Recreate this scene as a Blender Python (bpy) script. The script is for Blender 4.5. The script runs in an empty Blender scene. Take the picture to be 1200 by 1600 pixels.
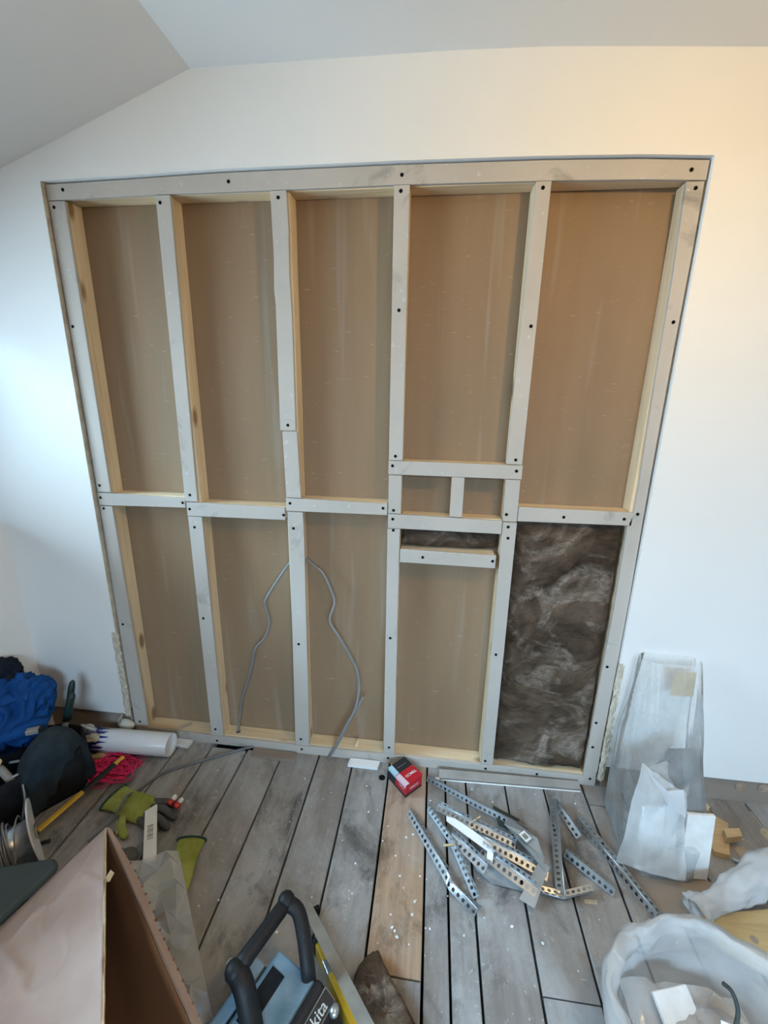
import bpy, bmesh, math, random
from mathutils import Vector, Matrix, noise
random.seed(7)
R = math.radians
S = bpy.context.scene
COL = S.collection

# ---------------------------------------------------------------- camera
cam = bpy.data.cameras.new('camera'); camo = bpy.data.objects.new('camera', cam); COL.objects.link(camo)
cam.sensor_width = 36.0; cam.sensor_fit = 'AUTO'; cam.lens = 666.4 / 1600 * 36; cam.clip_start = 0.02
rx, rz, ry = R(-15.26), R(6.4615), R(-1.0218)
M3 = Matrix.Rotation(rz, 3, 'Z') @ Matrix.Rotation(rx, 3, 'X') @ Matrix.Rotation(ry, 3, 'Y')
right, fwd, up = M3.col[0], M3.col[1], M3.col[2]
camo.matrix_world = Matrix(((right.x, up.x, -fwd.x, .1485), (right.y, up.y, -fwd.y, -1.4385), (right.z, up.z, -fwd.z, 1.4694), (0, 0, 0, 1)))
S.camera = camo
# ---------------------------------------------------------------- world, lights, exposure
S.view_settings.view_transform = 'Standard'; S.view_settings.look = 'None'
S.view_settings.exposure = 0.0; S.view_settings.gamma = 1.0; S.view_settings.use_curve_mapping = False
w = bpy.data.worlds.new('sky'); S.world = w; w.use_nodes = True
bg = w.node_tree.nodes['Background']; bg.inputs[0].default_value = (.55, .75, 1, 1); bg.inputs[1].default_value = 1.0
S.cycles.max_bounces = 10; S.cycles.diffuse_bounces = 6; S.cycles.transparent_max_bounces = 16
S.cycles.caustics_reflective = False; S.cycles.caustics_refractive = False
S.cycles.use_denoising = True

def area(name, loc, rot, sx, sy, power, color, spread=180):
    l = bpy.data.lights.new(name, 'AREA'); l.shape = 'RECTANGLE'; l.size = sx; l.size_y = sy
    l.energy = power; l.color = color; l.spread = R(spread)
    o = bpy.data.objects.new(name, l); o.location = loc; o.rotation_euler = rot; COL.objects.link(o); return o
area('daylight_left_window', (-1.86, -.83, 1.44), (0, R(-90), 0), .86, 1.20, 58, (.58, .82, 1.0))
d_ = Vector((.75, .75, -1.9))
area('high_sky_left_window', (-2.22, -.85, 2.80), (-d_).to_track_quat('Z', 'Y').to_euler(), 1.5, 1.2, 750, (.40, .72, 1.0))
area('daylight_rear_window', (.40, -5.8, 2.75), (R(78), 0, 0), 5.0, 1.2, 735, (.46, .72, .97))
WARM = 21

# ---------------------------------------------------------------- materials
def nt(name):
    m = bpy.data.materials.new(name); m.use_nodes = True; t = m.node_tree
    return m, t, t.nodes['Principled BSDF']
def N(t, k, **kw):
    n = t.nodes.new(k)
    for a, v in kw.items():
        if a in n.inputs: n.inputs[a].default_value = v
        else: setattr(n, a, v)
    return n
def ramp(t, fac, stops, interp='LINEAR'):
    r = t.nodes.new('ShaderNodeValToRGB'); r.color_ramp.interpolation = interp
    e = r.color_ramp.elements
    while len(e) < len(stops): e.new(.5)
    for i, (p, c) in enumerate(stops):
        e[i].position = p; e[i].color = (*c, 1) if len(c) == 3 else c
    t.links.new(fac, r.inputs[0]); return r.outputs[0]
def coords(t, scale=(1, 1, 1), space='Object', rnd=False):
    tc = t.nodes.new('ShaderNodeTexCoord'); mp = t.nodes.new('ShaderNodeMapping'); mp.inputs['Scale'].default_value = scale
    t.links.new(tc.outputs[space], mp.inputs['Vector'])
    if rnd:
        oi = t.nodes.new('ShaderNodeObjectInfo'); mu = N(t, 'ShaderNodeMath', operation='MULTIPLY'); mu.inputs[1].default_value = 37
        t.links.new(oi.outputs['Random'], mu.inputs[0]); cx = t.nodes.new('ShaderNodeCombineXYZ')
        for i in range(3): t.links.new(mu.outputs[0], cx.inputs[i])
        t.links.new(cx.outputs[0], mp.inputs['Location'])
    return mp.outputs[0]
def nz(t, vec, scale, detail=4, rough=.55, dist=0):
    n = t.nodes.new('ShaderNodeTexNoise'); n.inputs['Scale'].default_value = scale; n.inputs['Detail'].default_value = detail
    n.inputs['Roughness'].default_value = rough; n.inputs['Distortion'].default_value = dist
    t.links.new(vec, n.inputs['Vector']); return n.outputs['Fac']
def mixc(t, fac, a, b, mode='MIX'):
    m = t.nodes.new('ShaderNodeMix'); m.data_type = 'RGBA'; m.blend_type = mode
    for s, v in ((0, fac), (6, a), (7, b)):
        if hasattr(v, 'links') or hasattr(v, 'is_output'): t.links.new(v, m.inputs[s])
        else: m.inputs[s].default_value = v if s == 0 else (*v, 1)
    return m.outputs[2]
def bump(t, b, h, strength=.3, dist=.005):
    n = t.nodes.new('ShaderNodeBump'); n.inputs['Strength'].default_value = strength; n.inputs['Distance'].default_value = dist
    t.links.new(h, n.inputs['Height']); t.links.new(n.outputs[0], b.inputs['Normal'])
def sp(b, v): b.inputs['Specular IOR Level'].default_value = v
def pm(name, c1, c2=None, scale=8, stretch=(1, 1, 1), rough=.6, metal=0, bs=0, bscale=None, spec=.5, lo=.35, hi=.65, rnd=True):
    """plain two-tone noise material"""
    m, t, b = nt(name); b.inputs['Roughness'].default_value = rough; b.inputs['Metallic'].default_value = metal; sp(b, spec)
    v = coords(t, stretch, rnd=rnd)
    if c2 is None: b.inputs['Base Color'].default_value = (*c1, 1)
    else: t.links.new(ramp(t, nz(t, v, scale), [(lo, c1), (hi, c2)]), b.inputs['Base Color'])
    if bs: bump(t, b, nz(t, v, bscale or scale * 4), bs)
    return m
def sr(h):
    h = h.lstrip('#'); return tuple(((int(h[i:i+2], 16) / 255 + .055) / 1.055) ** 2.4 if int(h[i:i+2], 16) > 10 else int(h[i:i+2], 16) / 255 / 12.92 for i in (0, 2, 4))

MAT = {}
MAT['paint'] = pm('white_wall_paint', (.80, .79, .77), (.83, .82, .80), 1.5, rough=.75, bs=.05, bscale=60, spec=.25, rnd=False)
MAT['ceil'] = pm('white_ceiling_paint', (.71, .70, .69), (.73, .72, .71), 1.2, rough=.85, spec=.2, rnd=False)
MAT['bare'] = pm('low_bounce_plaster', (.38, .34, .31), (.47, .43, .40), 3, rough=.9, bs=.1, rnd=False)  # unseen walls, tone lowered on purpose to cut bounced light
MAT['gypsum'] = pm('raw_plaster', (.46, .40, .31), (.64, .57, .47), 30, rough=.95, bs=.5, bscale=70, spec=.1)
MAT['plaster_white'] = pm('white_plaster', (.74, .73, .70), (.84, .83, .81), 20, rough=.9, bs=.3, bscale=60, spec=.2)
def grey_strip():
    m, t, b = nt('grey_plasterboard_paper'); b.inputs['Roughness'].default_value = .8; sp(b, .2)
    v = coords(t, (1, 1, 1), rnd=True)
    c = ramp(t, nz(t, v, 3, 3), [(.3, (.455, .415, .37)), (.7, (.525, .48, .43))])
    sm = ramp(t, nz(t, v, 7, 5, .6, .6), [(.60, (0, 0, 0)), (.74, (1, 1, 1))])
    c = mixc(t, sm, c, (.30, .28, .25))
    d = ramp(t, nz(t, v, 55, 2), [(.68, (0, 0, 0)), (.74, (1, 1, 1))])
    c = mixc(t, d, c, (.56, .55, .53))
    t.links.new(c, b.inputs['Base Color']); bump(t, b, nz(t, v, 120), .08); return m
MAT['strip'] = grey_strip()
def brown_board():
    m, t, b = nt('brown_plasterboard_back'); b.inputs['Roughness'].default_value = .65; sp(b, .3)
    v = coords(t, (1, 1, .12)); v2 = coords(t, (1, 1, 1)); v3 = coords(t, (7, 1, 26))
    c = ramp(t, nz(t, v, 9, 3), [(.3, (.256, .169, .100)), (.7, (.304, .203, .121))])
    mk = ramp(t, nz(t, v3, 3.2, 4, .7), [(.64, (0, 0, 0)), (.72, (.6, .6, .6))])
    c = mixc(t, mk, c, (.42, .36, .27))
    st = ramp(t, nz(t, coords(t, (1, 1, .06)), 22, 2), [(.58, (0, 0, 0)), (.72, (.4, .4, .4))])
    c = mixc(t, st, c, (.36, .31, .25))
    sc = ramp(t, nz(t, v2, 90, 2), [(.74, (0, 0, 0)), (.79, (.3, .3, .3))])
    c = mixc(t, sc, c, (.5, .45, .38))
    t.links.new(c, b.inputs['Base Color']); bump(t, b, nz(t, v2, 150), .05); return m
MAT['board'] = brown_board()
def pine(name, stretch, base=(.71, .56, .37), dark=(.59, .44, .26), knots=True):
    m, t, b = nt(name); b.inputs['Roughness'].default_value = .6; sp(b, .3)
    v = coords(t, stretch, rnd=True)
    g = nz(t, v, 28, 4, .6, .8)
    c = ramp(t, g, [(.30, dark), (.5, base), (.75, tuple(min(1, x * 1.12) for x in base))])
    if knots:
        k = t.nodes.new('ShaderNodeTexVoronoi'); k.inputs['Scale'].default_value = 10
        vv = coords(t, tuple(max(.45, s) if s < 1 else 1 for s in stretch), rnd=True); t.links.new(vv, k.inputs['Vector'])
        kk = ramp(t, k.outputs['Distance'], [(.10, (.85, .85, .85)), (.21, (0, 0, 0))])
        c = mixc(t, kk, c, (.22, .12, .05))
    t.links.new(c, b.inputs['Base Color']); bump(t, b, g, .12, .003); return m
MAT['pine_z'] = pine('pine_upright', (1, 1, .06)); MAT['pine_x'] = pine('pine_level', (.06, 1, 1))
MAT['pine_block'] = pine('pine_offcut', (.15, 1, 1), (.62, .44, .24), (.50, .33, .17), False)
def floor_mat(name, dark, mid, light, dust=1.0):
    m, t, b = nt(name); b.inputs['Roughness'].default_value = .72; sp(b, .35)
    v = coords(t, (1, .04, 1), rnd=True); v2 = coords(t, (1, .6, 1), rnd=True); vw = coords(t, (1, 1, 1), rnd=True)
    g = nz(t, v, 60, 4, .55, .3)
    c = ramp(t, g, [(.28, dark), (.5, mid), (.75, light)])
    oi = t.nodes.new('ShaderNodeObjectInfo'); c = mixc(t, ramp(t, oi.outputs['Random'], [(0, (0, 0, 0)), (1, (.7 * dust,) * 3)]), c, (mid[0] * .80, mid[1] * .74, mid[2] * .69))
    blot = ramp(t, nz(t, v2, 4, 8, .72, .3), [(.42, (0, 0, 0)), (.60, (.8 * dust,) * 3)])
    c = mixc(t, blot, c, (.40, .395, .39))
    brn = ramp(t, nz(t, v2, 2.6, 6, .65, .4), [(.50, (0, 0, 0)), (.66, (.55, .55, .55))])
    c = mixc(t, brn, c, (.20, .155, .12))
    st = ramp(t, nz(t, v2, 5, 8, .74, .6), [(.52, (0, 0, 0)), (.66, (.9, .9, .9))])
    c = mixc(t, st, c, tuple(x * .45 for x in dark))
    sm = ramp(t, nz(t, vw, 14, 6, .75, 1.5), [(.60, (0, 0, 0)), (.72, (.55 * dust,) * 3)])
    c = mixc(t, sm, c, (.52, .51, .50))
    spk = ramp(t, nz(t, vw, 75, 3, .7), [(.66, (0, 0, 0)), (.72, (.6 * dust,) * 3)])
    c = mixc(t, spk, c, (.66, .65, .63))
    t.links.new(c, b.inputs['Base Color']); bump(t, b, nz(t, v2, 40, 4), .25, .003); return m
MAT['floor'] = floor_mat('old_floorboard', (.20, .188, .18), (.275, .262, .255), (.34, .327, .318))
MAT['floor_new'] = floor_mat('newer_floorboard', (.32, .215, .135), (.44, .30, .195), (.53, .38, .26), .42)
MAT['black_gap'] = pm('dark_underfloor', (.012, .011, .010), rough=1, spec=0)
MAT['skirt'] = pm('old_skirting_batten', (.24, .19, .15), (.36, .29, .235), 6, (.3, 1, 1), rough=.85, bs=.2)
MAT['plug'] = pm('brown_filler', (.26, .18, .12), (.40, .30, .23), 40, rough=.9)
MAT['galv'] = pm('galvanised_steel', (.50, .53, .56), (.66, .69, .72), 40, rough=.34, metal=.9, bs=.1, bscale=90)
MAT['tin'] = pm('dull_zinc_sheet', (.27, .30, .32), (.38, .41, .43), 9, rough=.55, metal=.45)
MAT['strip_dark'] = pm('darkened_grey_paper', (.25, .225, .20), (.33, .30, .27), 9, rough=.85, bs=.1)  # strip paper with shade put in, offsetting brighter light on the upturned face
MAT['cream'] = pm('cream_plaster', (.50, .46, .38), (.58, .53, .45), 20, rough=.85, bs=.2)
MAT['screw'] = pm('black_screw', (.006, .006, .006), rough=.8, spec=.1)
MAT['cable'] = pm('grey_cable', (.19, .19, .19), (.25, .25, .25), 6, rough=.5)
MAT['cable_dark'] = pm('dark_grey_cable', (.12, .125, .135), (.17, .175, .185), 6, rough=.5)
MAT['copper'] = pm('copper', (.6, .3, .15), rough=.4, metal=.8)
MAT['black'] = pm('black_fabric', (.008, .009, .011), (.016, .017, .02), 20, rough=.9, bs=.3, spec=.2)
MAT['slate'] = pm('slate_fabric', (.016, .026, .034), (.034, .048, .058), 10, rough=.85, bs=.3, bscale=80, spec=.2)
MAT['blue'] = pm('blue_fabric', (.004, .048, .19), (.008, .078, .29), 6, rough=.8, bs=.3, bscale=120, spec=.2)
MAT['navy'] = pm('navy_fabric', (.008, .012, .022), (.014, .02, .034), 9, rough=.9, spec=.2)
MAT['dgreen'] = pm('dark_green_grip', (.008, .022, .02), (.012, .035, .03), 12, rough=.5)
MAT['tubewhite'] = pm('white_plastic_roll', (.66, .66, .68), (.74, .74, .76), 3, rough=.3)
MAT['printblue'] = pm('blue_print', (.02, .02, .17), (.03, .035, .25), 18, rough=.4)
MAT['pink'] = pm('pink_string', (.72, .015, .10), (.85, .03, .16), 30, rough=.7)
MAT['yellow'] = pm('yellow_paint', (.62, .36, .02), (.72, .44, .03), 14, rough=.45)
MAT['rubber'] = pm('black_plastic', (.006, .0065, .008), (.016, .017, .019), 14, rough=.55, bs=.15, spec=.35)
MAT['teal'] = pm('dusty_blue_plastic', (.06, .16, .24), (.25, .35, .43), 11, rough=.55, lo=.3, hi=.7, bs=.1)
MAT['tealdark'] = pm('deep_blue_plastic', (.004, .065, .11), (.012, .10, .16), 7, rough=.5)
MAT['letter'] = pm('pale_lettering', (.55, .56, .55), rough=.5)
MAT['white'] = pm('white_print', (.80, .80, .80), rough=.5)
MAT['pinklabel'] = pm('pale_pink_label', (.80, .60, .68), rough=.4)
MAT['cyanlabel'] = pm('pale_blue_label', (.42, .68, .80), rough=.4)
MAT['red'] = pm('red_card', (.42, .010, .022), (.52, .016, .03), 6, rough=.4)
MAT['boxblack'] = pm('black_card', (.014, .015, .019), (.024, .025, .03), 8, rough=.45)
MAT['glove'] = pm('lime_glove_fabric', (.24, .27, .055), (.40, .42, .12), 14, rough=.9, bs=.4, bscale=120, spec=.15)
MAT['glovegrey'] = pm('grey_rubber_coating', (.055, .055, .058), (.10, .098, .095), 18, rough=.7, bs=.3)
MAT['binding'] = pm('green_cuff_binding', (.01, .06, .05), rough=.9)
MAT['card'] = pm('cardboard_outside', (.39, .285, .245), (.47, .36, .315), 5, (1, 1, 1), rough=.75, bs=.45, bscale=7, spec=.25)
MAT['cardshade'] = pm('cardboard_inside_shaded', (.215, .122, .074), (.28, .165, .105), 4, rough=.85, spec=.2)  # brown lowered to paint in the shade under the flap
MAT['cardedge'] = pm('cardboard_edge', (.50, .38, .22), (.6, .46, .28), 60, rough=.9)
MAT['matgreen'] = pm('dark_green_case', (.020, .028, .025), (.035, .045, .04), 5, rough=.6, bs=.15)
MAT['lath'] = pm('grey_metal_strip', (.25, .235, .205), (.34, .32, .285), 16, (1, 1, 1), rough=.6, metal=.1)
MAT['paper'] = pm('white_paper', (.82, .82, .83), (.86, .86, .87), 5, rough=.7)
MAT['redplastic'] = pm('red_plastic', (.50, .02, .015), rough=.4)
MAT['sawdust'] = pm('sawdust', (.42, .34, .24), (.55, .46, .34), 40, rough=1, bs=.6)
MAT['pinkboard'] = pm('pinkish_plaster', (.60, .50, .48), (.70, .62, .60), 8, rough=.9, bs=.2)
MAT['ply'] = pine('yellow_pine_board', (.1, 1, 1), (.50, .37, .18), (.40, .28, .12))
MAT['wire'] = pm('bare_grey_wire', (.30, .30, .31), (.40, .40, .41), 20, rough=.4, metal=.4)
def wool():
    m, t, b = nt('brown_mineral_wool'); b.inputs['Roughness'].default_value = .95; sp(b, .1)
    v = coords(t, (1, 1, 1)); v2 = coords(t, (1, 1, 1.25))
    c = ramp(t, nz(t, v2, 6, 6, .6, .8), [(.32, (.036, .024, .016)), (.52, (.088, .060, .041)), (.74, (.15, .108, .078))])
    wsp = ramp(t, nz(t, v2, 5.5, 6, .55, 1.6), [(.50, (0, 0, 0)), (.70, (.8, .8, .8))])
    fine = ramp(t, nz(t, v2, 26, 5, .65, 1.8), [(.36, (.25, .25, .25)), (.62, (1, 1, 1))])
    c = mixc(t, mixc(t, 1.0, wsp, fine, 'MULTIPLY'), c, (.40, .33, .27))
    t.links.new(c, b.inputs['Base Color']); bump(t, b, nz(t, v2, 26, 5, .6, 1.5), .8, .012); return m
MAT['wool'] = wool()
def poly(name, col=(.78, .82, .84), alpha=.5, rough=.28, ior=1.18):
    m, t, b = nt(name); t.nodes.remove(b); out = t.nodes['Material Output']
    di = N(t, 'ShaderNodeBsdfDiffuse', Color=(*col, 1)); tl = N(t, 'ShaderNodeBsdfTranslucent', Color=(*col, 1))
    tr = N(t, 'ShaderNodeBsdfTransparent', Color=(.97, .98, .98, 1)); gl = N(t, 'ShaderNodeBsdfGlossy', Roughness=rough)
    a = t.nodes.new('ShaderNodeMixShader'); a.inputs[0].default_value = .4; t.links.new(di.outputs[0], a.inputs[1]); t.links.new(tl.outputs[0], a.inputs[2])
    c = t.nodes.new('ShaderNodeMixShader'); t.links.new(tr.outputs[0], c.inputs[1]); t.links.new(a.outputs[0], c.inputs[2])
    v = coords(t, (1, 1, 1), rnd=True)
    rr = ramp(t, nz(t, v, 7, 3), [(.3, (alpha - .13,) * 3), (.7, (min(1, alpha + .13),) * 3)]); t.links.new(rr, c.inputs[0])
    fr = N(t, 'ShaderNodeFresnel', IOR=ior); d = t.nodes.new('ShaderNodeMixShader')
    t.links.new(fr.outputs[0], d.inputs[0]); t.links.new(c.outputs[0], d.inputs[1]); t.links.new(gl.outputs[0], d.inputs[2])
    t.links.new(d.outputs[0], out.inputs[0]); return m
MAT['poly'] = poly('cloudy_polythene', (.95, .96, .96), .27); MAT['polythick'] = poly('milky_polythene', (.96, .97, .98), .54)
MAT['polyclear'] = poly('clear_polythene', (.95, .97, 1.0), .52, .14, 1.45); MAT['polywhite'] = poly('white_polythene', (.83, .84, .86), .80)
def glass():
    m, t, b = nt('window_glass'); t.nodes.remove(b)
    tr = N(t, 'ShaderNodeBsdfTransparent'); gl = N(t, 'ShaderNodeBsdfGlossy', Roughness=.02); fr = N(t, 'ShaderNodeFresnel', IOR=1.45)
    d = t.nodes.new('ShaderNodeMixShader'); t.links.new(fr.outputs[0], d.inputs[0]); t.links.new(tr.outputs[0], d.inputs[1]); t.links.new(gl.outputs[0], d.inputs[2])
    t.links.new(d.outputs[0], t.nodes['Material Output'].inputs[0]); return m
MAT['glass'] = glass()
MAT['upvc'] = pm('white_window_frame', (.8, .8, .8), rough=.35)
def emit(name, col, s):
    m, t, b = nt(name); b.inputs['Emission Color'].default_value = (*col, 1); b.inputs['Emission Strength'].default_value = s; return m

# ---------------------------------------------------------------- mesh helpers
class MB:
    def __init__(s): s.v = []; s.f = []
    def add(s, vs, fs):
        n = len(s.v); s.v += [tuple(v) for v in vs]; s.f += [tuple(i + n for i in f) for f in fs]; return s
    def box(s, x0, x1, y0, y1, z0, z1):
        return s.add([(x0, y0, z0), (x1, y0, z0), (x1, y1, z0), (x0, y1, z0), (x0, y0, z1), (x1, y0, z1), (x1, y1, z1), (x0, y1, z1)],
                     [(0, 3, 2, 1), (4, 5, 6, 7), (0, 1, 5, 4), (1, 2, 6, 5), (2, 3, 7, 6), (3, 0, 4, 7)])
    def prism(s, pts, n):
        """polygon of 3D points swept by vector n"""
        k = len(pts); n = Vector(n); a = [Vector(p) for p in pts]
        return s.add(a + [p + n for p in a], [tuple(range(k - 1, -1, -1)), tuple(range(k, 2 * k))] + [(i, (i + 1) % k, k + (i + 1) % k, k + i) for i in range(k)])
    def loft(s, rings, cap0=True, cap1=True, closed=True):
        m = len(rings[0]); vs = [p for r in rings for p in r]; fs = []
        for i in range(len(rings) - 1):
            for j in range(m if closed else m - 1):
                fs.append((i * m + j, i * m + (j + 1) % m, (i + 1) * m + (j + 1) % m, (i + 1) * m + j))
        if closed and cap0: fs.append(tuple(range(m - 1, -1, -1)))
        if closed and cap1: fs.append(tuple((len(rings) - 1) * m + j for j in range(m)))
        return s.add(vs, fs)
    def tube(s, path, r, n=8, flat=1.0, cap=True):
        P = [Vector(p) for p in path]; rs = r if isinstance(r, (list, tuple)) else [r] * len(P)
        t0 = (P[1] - P[0]).normalized(); a = Vector((0, 0, 1)) if abs(t0.z) < .9 else Vector((1, 0, 0))
        u = t0.cross(a).normalized(); rings = []
        for i, p in enumerate(P):
            t = (P[min(i + 1, len(P) - 1)] - P[max(i - 1, 0)]).normalized()
            u = (u - t * u.dot(t)).normalized(); v = t.cross(u)
            rings.append([p + u * math.cos(q) * rs[i] + v * math.sin(q) * rs[i] * flat for q in (2 * math.pi * k / n for k in range(n))])
        return s.loft(rings, cap, cap)
    def grid(s, nx, ny, fn):
        vs = [fn(i / nx, j / ny) for j in range(ny + 1) for i in range(nx + 1)]
        return s.add(vs, [(j * (nx + 1) + i, j * (nx + 1) + i + 1, (j + 1) * (nx + 1) + i + 1, (j + 1) * (nx + 1) + i) for j in range(ny) for i in range(nx)])
    def move(s, mat):
        s.v = [tuple(mat @ Vector(v)) for v in s.v]; return s
    def ico(s, sub, fn):
        b = bmesh.new(); bmesh.ops.create_icosphere(b, subdivisions=sub, radius=1)
        b.verts.index_update(); s.add([fn(v.co.copy()) for v in b.verts], [tuple(v.index for v in f.verts) for f in b.faces]); b.free(); return s
def smoothpath(pts, k=6):
    P = [Vector(p) for p in pts]; out = []
    for i in range(len(P) - 1):
        p0, p1, p2, p3 = P[max(i - 1, 0)], P[i], P[i + 1], P[min(i + 2, len(P) - 1)]
        for j in range(k):
            t = j / k; out.append(.5 * ((2 * p1) + (p2 - p0) * t + (2 * p0 - 5 * p1 + 4 * p2 - p3) * t * t + (3 * p1 - p0 - 3 * p2 + p3) * t ** 3))
    return out + [P[-1]]
def obj(name, mb, mat, parent=None, smooth=False, bevel=0, solid=0, sub=0, loc=None):
    me = bpy.data.meshes.new(name); me.from_pydata(mb.v, [], mb.f)
    b = bmesh.new(); b.from_mesh(me); bmesh.ops.recalc_face_normals(b, faces=b.faces); b.to_mesh(me); b.free()
    if smooth: me.polygons.foreach_set('use_smooth', [True] * len(me.polygons))
    me.materials.append(MAT[mat] if isinstance(mat, str) else mat); me.update()
    o = bpy.data.objects.new(name, me); COL.objects.link(o)
    if parent: o.parent = parent
    if loc: o.location = loc
    if solid: md = o.modifiers.new('thickness', 'SOLIDIFY'); md.thickness = solid; md.offset = 0
    if bevel:
        md = o.modifiers.new('bevel', 'BEVEL'); md.width = bevel; md.segments = 2; md.limit_method = 'ANGLE'
    if sub: md = o.modifiers.new('subdivision', 'SUBSURF'); md.levels = sub; md.render_levels = sub
    return o
def tag(o, label, cat=None, group=None):
    o['label'] = label
    if cat: o['category'] = cat
    if group: o['group'] = group
    return o
def thing(name, label, cat, loc=(0, 0, 0), rz=0, group=None):
    o = bpy.data.objects.new(name, None); o.empty_display_size = .05; COL.objects.link(o); o.location = loc; o.rotation_euler = (0, 0, rz)
    return tag(o, label, cat, group)
def struct(o): o['kind'] = 'structure'; return o
FZ = -.012                                              # floor surface; timber datum is z = 0
def fl(x, y, z=0): return (x, y + .009, z + FZ)          # a point standing on the floor
def nv(x, y, z): return noise.noise(Vector((x, y, z)))
def text(name, body, size, mat, parent, mw, extrude=.0004):
    c = bpy.data.curves.new(name, 'FONT'); c.body = body; c.size = size; c.align_x = 'CENTER'; c.align_y = 'CENTER'; c.extrude = extrude; c.offset = size * .008
    o = bpy.data.objects.new(name, c); COL.objects.link(o); dg = bpy.context.evaluated_depsgraph_get()
    me = bpy.data.meshes.new_from_object(o.evaluated_get(dg)); bpy.data.objects.remove(o)
    me.transform(mw); me.materials.clear(); me.materials.append(MAT[mat]); p = bpy.data.objects.new(name, me); COL.objects.link(p); p.parent = parent; return p
def frame(o, x, y, z):
    return Matrix(((x[0], y[0], z[0], o[0]), (x[1], y[1], z[1], o[1]), (x[2], y[2], z[2], o[2]), (0, 0, 0, 1)))

# ================================================================ ROOM
WX0, WX1, WY1 = -1.515, 2.35, -3.25
WF = -.012                                              # face of the painted wall
# wall the photo faces, with the opening cut for the stud frame
mb = MB()
def wallpoly(pts): mb.prism([(x, WF, z) for x, z in pts], (0, .10, 0))
OPT = [(-1.119, 2.101), (-.829, 2.106), (-.527, 2.113), (-.26, 2.114), (.023, 2.115), (.414, 2.112), (.667, 2.106), (.850, 2.097)]
chipL = [(-1.119, .51), (-1.137, .505), (-1.139, .46), (-1.135, .41), (-1.138, .36), (-1.133, .31), (-1.137, .26), (-1.134, .21), (-1.139, .16), (-1.136, .108)]
chipR = [(.850, .555), (.866, .548), (.868, .50), (.863, .44), (.866, .38), (.861, .31), (.865, .24), (.862, .18), (.866, .10)]
wallpoly([(-1.85, 2.40), (-1.85, .108)] + chipL[::-1] + [(-1.119, 2.101), (-1.119, 2.40)])
wallpoly([(.850, 2.40), (.850, 2.097)] + chipR + [(2.40, .105), (2.40, 2.40)])
for (a, b) in zip(OPT, OPT[1:]): wallpoly([a, b, (b[0], 2.40), (a[0], 2.40)])
wb = struct(obj('wall_back', mb, 'paint'))
# raw plaster where skirting ends were cut away beside the opening
def rough_strip(x0, x1, z0, z1, seed, y=-.006):
    m_ = MB()
    def f(u, v):
        x = x0 + (x1 - x0) * u; z = z0 + (z1 - z0) * v
        return (x + .0018 * nv(u * 3, v * 24, seed), y - .007 * nv(u * 5, v * 26, seed + 3) - .004 * math.sin(u * math.pi), z)
    m_.grid(7, 60, f); return m_
pe = obj('raw_plaster_edge', rough_strip(-1.141, -1.112, .10, .511, 3), 'gypsum', wb, solid=.006); pe['label'] = 'chipped beige plaster edge'
pe = obj('raw_plaster_edge', rough_strip(.848, .870, .03, .556, 9), 'gypsum', wb, solid=.006); pe['label'] = 'flaking pale plaster edge'
pe = obj('raw_plaster_edge', MB().prism([(-1.1192, -.0105, .51), (-1.1170, -.0105, .51), (-1.1170, -.0105, 2.10), (-1.1192, -.0105, 2.10)], (0, .03, 0)), 'gypsum', wb); pe['label'] = 'bare beige plaster reveal'
# floor: dark void, then each board
mb = MB(); mb.box(WX0, WX1 + .1, WY1, .12, -.10, -.06); flo = struct(obj('floor', mb, 'black_gap'))
gx = [-1.515, -1.345, -1.193, -1.040, -.889, -.745, -.587, -.431, -.274, -.125, .029, .185, .258, .338, .491, .641, .795, .942, 1.092, 1.245, 1.396, 1.55, 1.705, 1.86, 2.015, 2.17, 2.35]
def board(x0, x1, y0, y1, mat, dz=0):
    g = .0036; m_ = MB()
    n = 8
    rings = []
    for i in range(n + 1):
        y = y0 + (y1 - y0) * i / n; j0 = .0010 * nv(x0 * 9, y * 3, 1); j1 = .0010 * nv(x1 * 9, y * 3, 2); z = FZ + dz
        rings.append([(x0 + g + j0, y, -.05), (x1 - g + j1, y, -.05), (x1 - g + j1, y, z - .0015), (x1 - g - .002 + j1, y, z), (x0 + g + .002 + j0, y, z), (x0 + g + j0, y, z - .0015)])
    m_.loft(rings); o = obj('floorboard', m_, mat, flo); return o
for i, (a, b) in enumerate(zip(gx, gx[1:])):
    dz = random.uniform(-.0012, .0012)
    if abs(a - .029) < .001:
        o = board(a, b, -.672, .005, 'floor_new', .001); o['label'] = 'newer orange pine floorboard'; board(a, b, WY1, -.676, 'floor', dz)
    elif abs(a - .491) < .001: board(a, b, -.662, .06, 'floor', dz); board(a, b, WY1, -.666, 'floor', 0)
    elif abs(a - .795) < .001: board(a, b, -.085, .06, 'floor', dz); board(a, b, WY1, -.089, 'floor', 0)
    elif abs(a + .745) < .001: board(a, b, WY1, -.018, 'floor', dz)
    else: board(a, b, WY1, .06, 'floor', dz)
# ceiling: flat, dipping a little to the right, raked on the left
mb = MB(); prof = [(-1.78, 1.964), (-1.037, 2.208), (-.592, 2.358), (.14, 2.358), (.40, 2.352), (.65, 2.338), (.95, 2.320), (2.40, 2.26)]
mb.loft([[(x, .1, z) for x, z in prof] + [(x, .1, z + .08) for x, z in prof[::-1]], [(x, WY1 - .1, z) for x, z in prof] + [(x, WY1 - .1, z + .08) for x, z in prof[::-1]]])
struct(obj('ceiling', mb, 'ceil'))
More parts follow.
